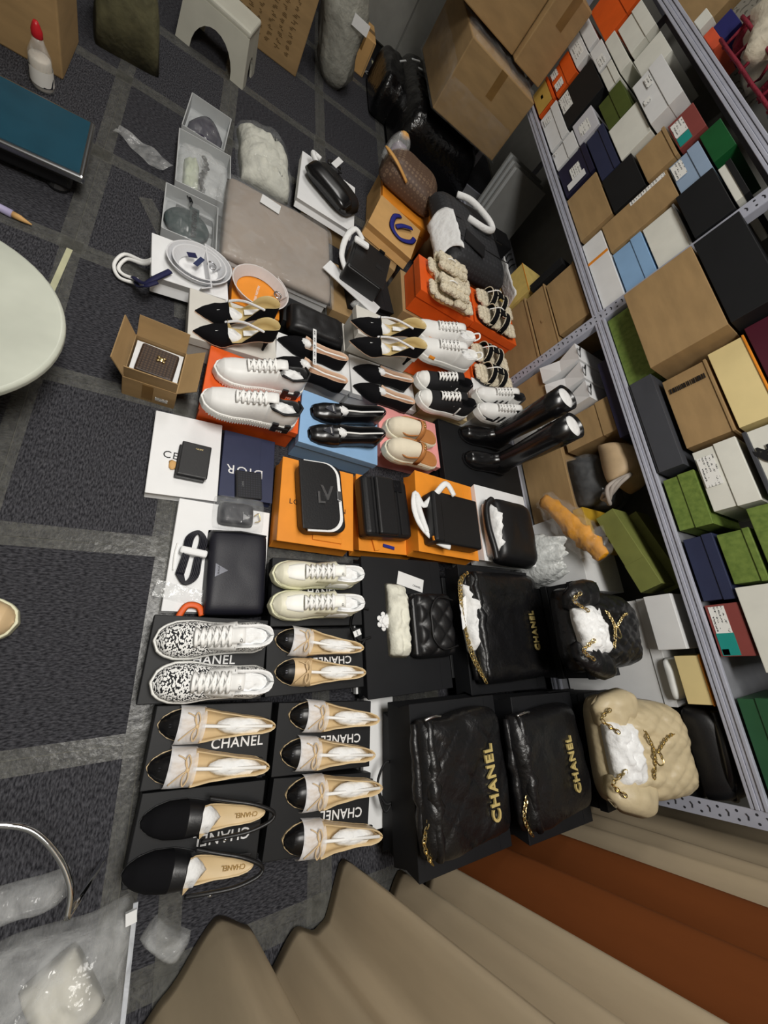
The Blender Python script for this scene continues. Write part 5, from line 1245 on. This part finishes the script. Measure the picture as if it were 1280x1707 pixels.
t = thing('cosmetic_brush', 'lavender handled brush with tan tip lying on the carpet', 'brush', (-0.463, 1.357, 0.012), 170)
MB().tube([(0, 0, .0), (.12, 0, .0)], [.012, .011], 10).build('handle', M('lavender_plastic', 'b9b2d6', .4), t, smooth=True); MB().tube([(-.002, 0, 0), (-.02, 0, 0), (-.05, .002, 0)], [.010, .009, .002], 8).build('bristles', m_tan_paper, t, smooth=True)
# round table
t = thing('round_table', 'low round table with pale marbled top, edge over the carpet', 'table', (-.475, .79, 0))
m_marb = M('pale_marble', 'c9cdc0', .35, col2='b4b8ac', scale=5, bump=.0)
MB().lathe([(.250, .205), (.256, .21), (.256, .224), (.250, .23)], 64).build('top', m_marb, t, bevel=.003)
MB().lathe([(.02, .03), (.02, .205)], 16).build('pedestal', m_silver, t, smooth=True); MB().lathe([(.14, 0), (.14, .01), (.03, .03)], 32).build('foot', m_silver, t)
# chrome hoop, zip bags
t = thing('chrome_hoop', 'curved chrome tube of a chair foot ring by the plastic bags', 'chair ring', (0, 0, 0))
hp = [(-0.231, -0.294, 0.180), (-0.213, -0.260, 0.180), (-0.175, -0.240, 0.180), (-0.128, -0.243, 0.180), (-0.079, -0.263, 0.180), (-0.033, -0.313, 0.180), (-0.006, -0.366, 0.180), (-0.003, -0.410, 0.180)]
MB().tube(smooth_path(hp), .0055, 10).build('tube', m_chrome, t, smooth=True)
for p in (hp[0], hp[7]): MB().tube([p, (p[0] + (.05 if p is hp[7] else -.03), p[1] + .02, .0)], .0055, 8).build('leg', m_chrome, t, smooth=True)
MB().tube([hp[3], (hp[3][0] - .02, hp[3][1] - .09, .17)], .003, 6).build('spoke', m_dark_metal, t)
t = thing('zip_bag', 'large clear zip bag with a white slider, holding something white', 'plastic bag', (-0.010, -0.563, 0.060), 8); t.location.z = .002; t.location.y -= .02
pillow(.27, .215, .10, p=4, n=26, crumple=.03, cs=8, wob=.02).build('film', m_clear2, t, smooth=True)
pillow(.10, .14, .05, p=3, n=18, crumple=.02, cs=14).build('contents', M('cream_tissue', 'd8d5c8', .7, var=.03), t, smooth=True, loc=(.02, -.02, .01), rot=(0, 0, .4))
MB().box(.128, .0, .075, .009, .21, .003, rz=-.12).build('zip_track', M('milky_zip', 'dfe3ea', .3, var=0, alpha=.5), t); MB().box(.132, .085, .080, .020, .022, .01).build('slider', m_white_card, t)
t = thing('zip_bag', 'smoky clear plastic bag lying flat beside the chrome ring', 'plastic bag', (-0.097, -0.417, 0.030), 12); t.location.z = .001
pillow(.17, .06, .05, p=4, n=20, crumple=.02, cs=10, wob=.02).build('film', m_clear2, t, smooth=True)
t = thing('zip_bag', 'crumpled clear bag between the slider bag and the beige curtain', 'plastic bag', (.19, -.57, .001), 60)
pillow(.05, .10, .05, p=4, n=18, crumple=.02, cs=10, wob=.02).build('film', m_clear2, t, smooth=True)

# ================================================================ boxes on the rack
def rack_box(label, y0, y1, z0, z1, mat, xf=1.725, depth=.30, lid=None, lidside='top', stickers=(), name='shoe_box', cat='box', group=None, gap=.0025):
    y0 += gap; y1 -= gap; z1 -= gap * .6; z0 += gap * .4
    t = thing(name, label, cat, (xf, (y0 + y1) / 2, z0), 0, group); w, h = y1 - y0, z1 - z0
    if lid is None:
        MB().box(depth / 2, 0, h / 2, depth, w, h).build('body', mat, t, bevel=.002)
    else:
        f, lm = lid
        if lidside == 'top':
            MB().box(depth / 2 + .002, 0, h * (1 - f) / 2 + .002, depth - .004, w - .006, h * (1 - f)).build('body', mat, t, bevel=.0015)
            MB().box(depth / 2, 0, h - h * f / 2, depth, w, h * f).build('lid', lm or mat, t, bevel=.0015)
        else:
            MB().box(depth / 2 + .002, 0, h * f + h * (1 - f) / 2 - .001, depth - .004, w - .006, h * (1 - f) - .002).build('body', mat, t, bevel=.0015)
            MB().box(depth / 2, 0, h * f / 2, depth, w, h * f).build('lid', lm or mat, t, bevel=.0015)
    for (a0, a1, b0, b1, m) in stickers:   # fractions along y (from high y) and z
        ya = w / 2 - a0 * w; yb = w / 2 - a1 * w
        MB().box(-.0006, (ya + yb) / 2, (b0 + b1) / 2 * h, .0012, abs(ya - yb), (b1 - b0) * h).build('sticker', m, t)
    t['_w'] = w; t['_h'] = h
    return t
def side_text(t, body, size, mat, y, z, rot=0, **k):
    # reads upward along z with letter tops towards +y
    m = Matrix(((0, 0, -1), (0, 1, 0), (1, 0, 0))).to_4x4() @ Matrix.Rotation(R(rot), 4, 'Z')
    o = lettering(body, size, mat, t, (-.0012, y, z), m.to_euler(), **k); return o
GR = None
m_gold_card = M('mustard_card', 'c9a552', .5, var=.03); m_dkgreen = M('bottle_green_card', '14592c', .5, var=.04); m_dkgrey = M('slate_card', '45474d', .55, var=.02)
m_cream_card = M('cream_card', 'ebd79c', .55, var=.015); m_grey_card = M('plain_grey_card', '8f908e', .6, var=.02); m_ice = M('ice_blue_card', '98aec8', .55, var=.02)
m_olive_card = M('olive_card', '4f5c26', .6, var=.05, bump=.1); m_lilac = M('lilac_white_card', 'cfcfd6', .55, var=.02); m_deepgreen = M('forest_green_card', '2c5a3a', .5, var=.03)
z_ = .7185
# far bay, lower course
rack_box('orange-edged box with mustard front standing at the far end of the shelf', 3.07, 3.30, z_, .835, m_orange_box, lid=(.12, None), stickers=((.04, .96, .06, .86, m_gold_card), (.40, .55, .40, .52, m_black_ink)))
rack_box('white box with small print beside the mustard-fronted box', 2.72, 3.04, z_, .835, m_white_card, lid=(.35, None), stickers=((.1, .3, .15, .5, m_lbl),))
rack_box('white low box with corner print beside the dark navy box', 2.55, 2.70, z_, .855, m_white_card, lid=(.45, None), stickers=((.1, .3, .1, .2, m_lbl),))
rack_box('dark navy box with a white label and white strip', 2.31, 2.54, z_, .885, M('ink_navy_card', '22213a', .5, var=.03), lid=(.15, None), stickers=((.35, .72, .35, .68, m_lbl), (.72, .92, .15, .75, m_white_card)))
rack_box('kraft box on the shelf next to the navy labelled one', 1.96, 2.285, z_, .885, m_kraft)
rack_box('white and orange banded box low by the middle rack post', 1.48, 1.925, z_, .82, m_white_card, lid=None, stickers=((.29, .325, 0, 1, m_orange_bag),), xf=1.722)
# far bay, second course
rack_box('orange box with two white labels standing on the mustard one', 3.05, 3.28, .838, .97, m_orange_box, lid=(.45, None), stickers=((.05, .35, .08, .38, m_lbl), (.55, .85, .08, .45, m_lbl)))
rack_box('black box with a white label at its foot, second course', 2.74, 3.02, .838, 1.045, m_black_box, stickers=((.05, .55, .02, .30, m_lbl),))
rack_box('lilac white box with dark print above the white low box', 2.545, 2.72, .858, .97, m_lilac, stickers=((.3, .8, .2, .7, m_lbl),))
rack_box('plain navy box above the labelled navy one', 2.193, 2.53, .888, .985, m_navy, lid=(.3, None))
rack_box('plain black box above the kraft box, far bay', 1.95, 2.19, .89, 1.035, m_black_box)
rack_box('long kraft carton with a white printed strip, standing upright', 1.755, 1.935, .823, 1.115, m_kraft, stickers=((.02, .14, .46, .97, m_lbl),), name='carton', cat='carton')
rack_box('powder blue box above the orange banded white one', 1.485, 1.745, .823, .955, m_blue_box, lid=(.35, None))
# third course
rack_box('white box with big dark print above the orange labelled one', 3.07, 3.31, .973, 1.045, m_white_card, stickers=((.25, .75, .2, .8, m_lbl),))
rack_box('white plain slim box lying above the printed white one', 3.09, 3.33, 1.048, 1.105, m_white_card)
rack_box('white slim box with faint print above the black labelled one', 2.86, 3.06, 1.048, 1.115, m_white_card, stickers=((.5, .9, .2, .7, m_lbl),))
rack_box('off-white box beside the faintly printed slim one', 2.68, 2.85, 1.048, 1.115, m_offwhite, lid=(.4, None))
rack_box('olive textured box with a dark lid line', 2.44, 2.665, .99, 1.11, m_olive_card, lid=(.5, None))
rack_box('off-white box with a folded end above the plain navy one', 2.19, 2.43, .99, 1.128, m_offwhite, xf=1.72)
rack_box('mid kraft box above the plain black one', 1.955, 2.16, 1.04, 1.17, m_kraft, lid=(.1, m_kraft_dark))
rack_box('white crumpled-edge box above the powder blue one', 1.485, 1.745, .958, 1.09, m_offwhite, lid=(.06, m_paper_edge))
# upper courses
rack_box('pair of flame orange boxes at the top far end', 3.01, 3.335, 1.118, 1.30, m_orange_box, lid=(.35, None))
rack_box('off-white box with a lid at the top, beside flame orange ones', 2.74, 2.985, 1.178, 1.30, m_offwhite, lid=(.4, None))
rack_box('off-white slim box under the lidded off-white one', 2.70, 3.005, 1.118, 1.172, m_offwhite)
rack_box('big plain off-white box in the shade of the upper shelf', 2.52, 2.70, 1.175, 1.30, m_offwhite, xf=1.74)
rack_box('bright white box with black corner print and lid seam', 2.20, 2.51, 1.132, 1.268, m_white_card, lid=(.42, None), stickers=((.12, .34, .34, .52, m_lbl), (.5, .6, .1, .3, m_lbl)), xf=1.70, depth=.32)
rack_box('brick red box with teal panel and white label, by the green box', 1.965, 2.135, 1.175, 1.275, m_maroon, stickers=((.10, .62, .06, .52, m_lbl), (.64, .96, .06, .52, m_teal)))
rack_box('ice blue lidded box with white label above the long carton', 1.745, 1.935, 1.118, 1.235, m_ice, lid=(.36, None), stickers=((.08, .55, .06, .42, m_lbl),))
rack_box('bottle green box high under the upper shelf', 1.77, 1.945, 1.24, 1.315, m_dkgreen)
rack_box('large plain black box above the crumpled white one', 1.488, 1.735, 1.102, 1.235, m_black_box, xf=1.70)
rack_box('cream and dark spine of folders lying on the black box', 1.52, 1.72, 1.238, 1.285, m_offwhite, lid=(.4, m_black_box), xf=1.71, name='folder', cat='folder')
# near bay
rack_box('green swirl-embossed box at the foot of the middle post', 1.045, 1.42, z_, .825, m_gg, xf=1.722)
rack_box('slate grey long box low on the near shelf', .615, 1.04, z_ - .012 + .012, .815, m_dkgrey, lid=(.9, None), xf=1.70, depth=.3)
rack_box('green swirl-embossed lidded box under the white printed shoe box', .375, .595, z_, .83, m_gg, lid=(.5, None))
rack_box('navy lidded box on the near shelf', .112, .35, z_, .815, m_navy, lid=(.35, None))
rack_box('brick red box with teal panel and bar-code label, low near bay', -.07, .105, z_, .815, m_maroon, stickers=((.04, .56, .10, .58, m_lbl), (.56, .98, .08, .60, m_teal), (.86, .97, .1, .3, m_lbl)))
rack_box('forest green lidded box near the end post', -.50, -.19, z_, .83, m_deepgreen, lid=(.55, None))
rack_box('forest green box stacked over the lidded green one', -.48, -.17, .833, .96, m_deepgreen)
rack_box('large kraft carton bulging out past the rack post', 1.03, 1.434, .83, 1.09, m_kraft, xf=1.655, depth=.38, name='carton', cat='carton')
c4 = rack_box('kraft box with a printed bar line, below the cream box', .675, .995, .828, .985, m_kraft, lid=(.06, m_kraft_dark))
bars = MB(); rr = random.Random(2); zz = .02
while zz < .135:
    b = rr.uniform(.001, .005); bars.box(-.0006, .095 + .10 * (zz - .07) * -.2, zz, .001, .022, b); zz += b + rr.uniform(.001, .004)
bars.build('print', m_black_ink, c4)
rack_box('cream box above the bar-printed kraft one', .675, 1.01, .99, 1.105, m_cream_card, lid=(.06, m_orange_bag))
rack_box('large plain black box above the bulging carton', 1.03, 1.432, 1.095, 1.24, m_black_box, xf=1.655)
rack_box('burgundy box beside the large black one', .66, 1.028, 1.11, 1.25, m_burg)
n1 = rack_box('white shoe box with grey label print and lid', .412, .66, .838, .975, m_offwhite, lid=(.48, None), stickers=((.14, .62, .06, .44, m_lbl),))
n2 = rack_box('white shoe box with black swoosh and bold slanted letters', .415, .66, .992, 1.12, m_offwhite, lid=(.10, m_dkgrey), lidside='bottom', xf=1.722)
side_text(n2, 'NIKE', .050, m_black_ink, .030, .070, bold=.0015)
sw = MB()
P_ = [(.030, .060), (.020, .036), (.036, .020), (.018, .022), (-.01, .040), (-.045, .075), (-.075, .115), (-.040, .084), (-.005, .058), (.012, .050)]
sw.add([(-.0014, y + .008, z - .012) for y, z in P_], [tuple(range(len(P_)))]); sw.build('swoosh', m_black_ink, n2)
rack_box('green swirl-embossed box above the navy lidded one', .155, .34, .82, .915, m_gg, lid=(.2, None))
rack_box('green swirl-embossed box beside the printed white shoe boxes', .165, .40, .925, 1.05, m_gg)
rack_box('white crumpled box above the teal-panelled one', -.12, .15, .822, .915, m_offwhite, xf=1.715)
rack_box('black box at the back over the white crumpled one', -.10, .15, .92, 1.04, m_black_box)
# lower level of the rack
zb_ = .1025
rack_box('kraft carton on the bottom level beside the middle post', 1.49, 1.94, zb_, .36, m_kraft, name='carton', cat='carton', lid=(.04, m_kraft_dark))
rack_box('flat kraft carton stacked on the bottom carton', 1.49, 1.92, .363, .485, m_kraft, name='carton', cat='carton', lid=(.05, m_kraft_dark), stickers=((.5, .54, .45, .55, m_kraft_dark),))
rack_box('kraft carton at the top of the bottom-level pile', 1.53, 1.895, .488, .66, m_kraft, name='carton', cat='carton', lid=(.05, m_kraft_dark))
rack_box('pale yellow and saffron box beside the bottom cartons', 1.955, 2.18, .105, .40, M('pale_yellow_card', 'e3c877', .55), lid=None, stickers=((0, .999, .985, .999, m_orange_bag),))
rack_box('flat black box tilted on the kraft pile', 1.93, 1.985, .405, .61, m_black_box, name='flat_box')
rack_box('kraft box among the bottom boxes behind the boots', 1.23, 1.415, zb_, .355, m_kraft)
for k, (a, b, c, d) in enumerate(((1.31, 1.41, .36, .565), (1.205, 1.305, .39, .56), (1.10, 1.20, .40, .555))):
    t = thing('folded_paper_bag', ['white folded paper bag next to the rack post on the lower level', 'white folded paper bag in the middle of three on the lower level', 'white folded paper bag above the grey-white lettered box'][k], 'paper bag', (1.70 + .01 * k, (a + b) / 2, .358), 0, 'white folded bags on the lower level')
    w = b - a - .004; h = d - .36
    MB().loft([[(0, -w / 2, 0), (.26, -w / 2, 0), (.26, w / 2, 0), (0, w / 2, 0)], [(.006, -w / 2, h * .5), (.26, -w / 2, h * .5), (.26, w / 2 - .02, h * .5), (.02, w / 2 - .02, h * .5)], [(.0, -w / 2, h), (.26, -w / 2, h), (.26, w / 2, h), (.0, w / 2, h)]]).build('body', m_white_paper, t)
    MB().tube(smooth_path([(.02, -w * .3, h), (-.012, -w * .2, h + .02), (.0, w * .1, h + .02), (.03, w * .2, h)]), .004, 6, flat=(1.4, .5)).build('handle', m_black_ink, t, smooth=True)
lb = rack_box('grey-white box lettered in black capitals, lower level', .99, 1.22, zb_, .355, m_white_card, xf=1.715); side_text(lb, 'CELINE', .03, m_black_ink, -.03, .2, 180)
rack_box('long ink navy flat box just under the shelf beam', .845, 1.255, .615, .665, M('ink_navy_card', '22213a', .5, var=.03), xf=1.74, name='flat_box')
rack_box('kraft pair of cartons supporting the navy flat box', .90, 1.085, .36, .61, m_kraft, lid=(.25, None), xf=1.76, name='carton', cat='carton')
# soft goods on the lower level
rack_box('kraft carton under the plastic-wrapped black goods', .60, .965, zb_, .34, m_kraft_dark, xf=1.75, name='carton', cat='carton')
t = thing('wrapped_goods', 'black goods in clear plastic behind the tall boots', 'parcel', (1.895, .745, .342), 0)
pillow(.26, .26, .13, p=6, n=24, crumple=.01, cs=8).build('goods', M('dark_charcoal_cloth', '232427', .8, var=.1, scale=20), t, smooth=True); pillow(.28, .28, .142, p=7, n=22, crumple=.010, cs=10).build('plastic_bag', m_clear, t, smooth=True)
t = thing('cloth_bag', 'beige drawstring cloth bag with grey cord ends on the lower level', 'cloth bag', (1.85, .762, .515), 0)
pillow(.24, .20, .12, p=3, n=24, crumple=.015, cs=9, wob=.02).build('cloth', M('beige_satin', 'c3a985', .55, var=.05), t, smooth=True)
for k in range(3): MB().tube(smooth_path([(-.08, -.08, .09), (-.12 - .01 * k, -.12, .05 - .02 * k), (-.10, -.155 - .015 * k, -.02), (-.07, -.14, -.06 + .01 * k), (-.10, -.13, -.03)]), .009, 7).build('cord', M('grey_cord', 'b3aaa2', .8), t, smooth=True)
rack_box('white low box under the mustard paper and olive cartons', .22, .595, zb_, .33, m_white_card, xf=1.72)
t = thing('cloth_bundle', 'saffron yellow cloth in clear plastic trailing over the lower level', 'cloth', (1.70, .50, .335))
P_ = [Vector(p) - Vector((1.70, .50, .335)) for p in smooth_path([(1.670, 0.686, 0.233), (1.670, 0.578, 0.306), (1.665, 0.469, 0.373), (1.660, 0.400, 0.423), (1.655, 0.338, 0.457)], 5)]
def bundle(P_, rad, amp, n=14, sd=0.0):
    rings = []
    for i, p in enumerate(P_):
        q = (P_[min(i + 1, len(P_) - 1)] - P_[max(i - 1, 0)]).normalized(); u = q.cross(Vector((1, 0, 0))).normalized(); v = q.cross(u).normalized(); r = rad * (.7 + .5 * math.sin(PI * (i + .5) / len(P_)))
        rings.append([p + (u * math.cos(2 * PI * k / n) * 1.1 + v * math.sin(2 * PI * k / n) * .6) * r * (1 + amp * nz(k * .9, i * .5, sd)) for k in range(n)])
    return MB().loft(rings)
bundle(P_, .034, .5).build('cloth', M('saffron_cloth', 'f0a416', .7, var=.06, bump=.4, bscale=40), t, smooth=True)
bundle(P_, .056, .6, sd=4.0).build('plastic_bag', m_clear, t, smooth=True)
rack_box('mustard yellow paper box under the saffron cloth', .40, .60, .335, .39, M('mustard_paper', 'c9a02c', .6, var=.05), xf=1.72)
t = thing('plastic_clump', 'clump of crumpled white plastic sheeting beside the stuffed black pouch', 'plastic', (1.630, .395, .0), 0)
pillow(.12, .25, .275, p=4, n=44, crumple=.05, cs=22, wob=.03).build('sheeting', M('milky_plastic', 'dfe2e0', .25, var=.05, bump=.9, bscale=45), t, smooth=True)
for k in range(2):
    t = thing('gift_box', ['olive green long carton leaning beside the saffron cloth', 'olive green long carton leaning farther back on the shelf'][k], 'box', (1.73 + .13 * k, .352 - .005 * k, .475 + .035 * k), rot=(R(-16), 0, 0), group='olive cartons')
    mo = M('olive_gift_card', '7d8345', .55, var=.05)
    MB().box(.06, 0, .045, .118, .36, .085).build('body', mo, t, bevel=.002); MB().box(.06, -.12, .045, .121, .12, .088).build('lid', mo, t, bevel=.002)
rack_box('stack base of white cartons under the white and cream boxes', -.24, .162, zb_, .53, m_white_card, xf=1.76, lid=(.1, None), name='carton', cat='carton')
rack_box('white square box by the olive cartons under the beam', -.04, .163, .535, .632, m_white_card, xf=1.715)
rack_box('cream box with orange edges under the beam beside the white roll', -.225, -.055, .575, .66, m_cream_card, lid=(.05, m_orange_bag), xf=1.72)
tag(pillow(.28, .15, .034, p=3, n=18, crumple=.006, cs=12).build('foam_roll', M('white_foam', 'e6e8e6', .6, var=.02), None, smooth=True, loc=(1.87, -.14, .533)), 'white foam roll lying under the cream box', 'foam')
t = thing('leather_clutch', 'folded black leather bag under the beam at the end post', 'handbag', (1.87, -.375, .532), 0)
pillow(.30, .29, .12, p=7, n=24, crumple=.008, cs=8, flat=.02).build('body', m_blk_leather, t, smooth=True); MB().tube(smooth_path([(-.10, .13, .10), (-.13, .05, .11), (-.13, -.06, .10), (-.10, -.13, .08)]), .014, 8).build('piping', m_blk_gloss, t, smooth=True)
rack_box('dark carton beneath the folded black leather bag', -.52, -.245, zb_, .53, m_black_box, xf=1.755, name='carton', cat='carton')
# cables and adapter on the empty end of the lower level
t = thing('power_adapter', 'black power adapter with thin cables on the empty lower shelf', 'adapter', (1.88, 2.75, .1025), 10)
MB().box(0, 0, .06, .18, .14, .12).build('body', m_black_ink, t, bevel=.01); MB().box(.14, .10, .02, .20, .02, .02, rz=.3).build('plug_bar', m_black_ink, t)
for k in range(3): MB().tube(smooth_path([(.06, -.05, .02), (.14, -.12 + .03 * k, .006), (.24, -.04 + .05 * k, .006), (.30, .05 * k, .006)]), .004, 6).build('cable', m_black_ink, t, smooth=True)
for k in range(3):
    t = thing('card_sheet', ['grey card sheet leaning at the far end of the lower level, outermost', 'grey card sheet leaning second at the far end of the lower level', 'grey card sheet leaning against the far rack post'][k], 'card', (1.95, 3.0 + .07 * k, .1025)); MB().box(0, .02, .19, .34, .008, .38, rx=-.14).build('sheet', m_grey_card, t); MB().box(-.15, .017, .19, .02, .009, .37, rx=-.14).build('edge_strip', m_paper_edge, t)
# upper shelf
zu = 1.3875
t = thing('net_bag', 'red mesh bag full of cream and grey soft toys on the upper shelf', 'net bag', (1.845, 1.93, zu), 0)
m_net = M('red_mesh', '8d1f35', .7, var=.1, bump=.4, bscale=120)
for (x, y, z, rx, ry, rz, mt, nm) in ((-.06, .18, .155, .12, .14, .12, 'e6ddc8', 'toy'), (-.02, -.10, .13, .12, .12, .10, 'a8b5b2', 'toy'), (.05, .0, .2, .12, .16, .08, 'cfc0b4', 'toy'), (-.05, -.30, .12, .10, .12, .09, '9fa8a8', 'toy')):
    MB().ball((x, y, z), rx, ry, rz, 22, 14, .45, y * 9).build(nm, M('toy_' + mt, mt, .9, var=.08, bump=.4, bscale=40), t, smooth=True)
net = MB()
for k in range(9):
    a = -.42 + .09 * k
    net.tube([(-.13 + .04 * nz(q * .7, k * 1.0), a + .02 * nz(q, k), .02 + .26 * q / 8) for q in range(9)], .006, 5)
for k in range(4): net.tube([(-.14 + .03 * nz(q * .5, k * 2.0), -.42 + .76 * q / 12, .03 + .07 * k + .02 * nz(q, k)) for q in range(13)], .007, 5)
net.build('mesh', m_net, t, smooth=True)
for sy, wd in ((.30, .05), (.0, .03)): MB().ball((-.05, sy, .15), .08, wd, .12, 16, 10, .4, sy).build('mesh_fold', m_net, t, smooth=True)
rack_box('navy and coral lidded box at the front of the upper shelf', 2.30, 2.42, zu, zu + .10, M('royal_navy_card', '2a2c6e', .5), lid=(.35, M('coral_card', 'e8603c', .5)), lidside='bottom', xf=1.74, depth=.16)
rack_box('small cream packet beside the navy and coral box', 2.45, 2.53, zu, zu + .05, m_offwhite, xf=1.73, depth=.1, name='packet', cat='packet')
rack_box('kraft carton at the back of the upper shelf', 2.68, 3.2, zu, zu + .32, m_kraft_dark, xf=1.90, name='carton', cat='carton')
rack_box('grey printed carton behind the net bag', 2.36, 2.66, zu, zu + .30, M('grey_print_card', '8c877c', .7, col2='5c584f', scale=60, kind='print'), xf=1.93, name='carton', cat='carton', depth=.25)
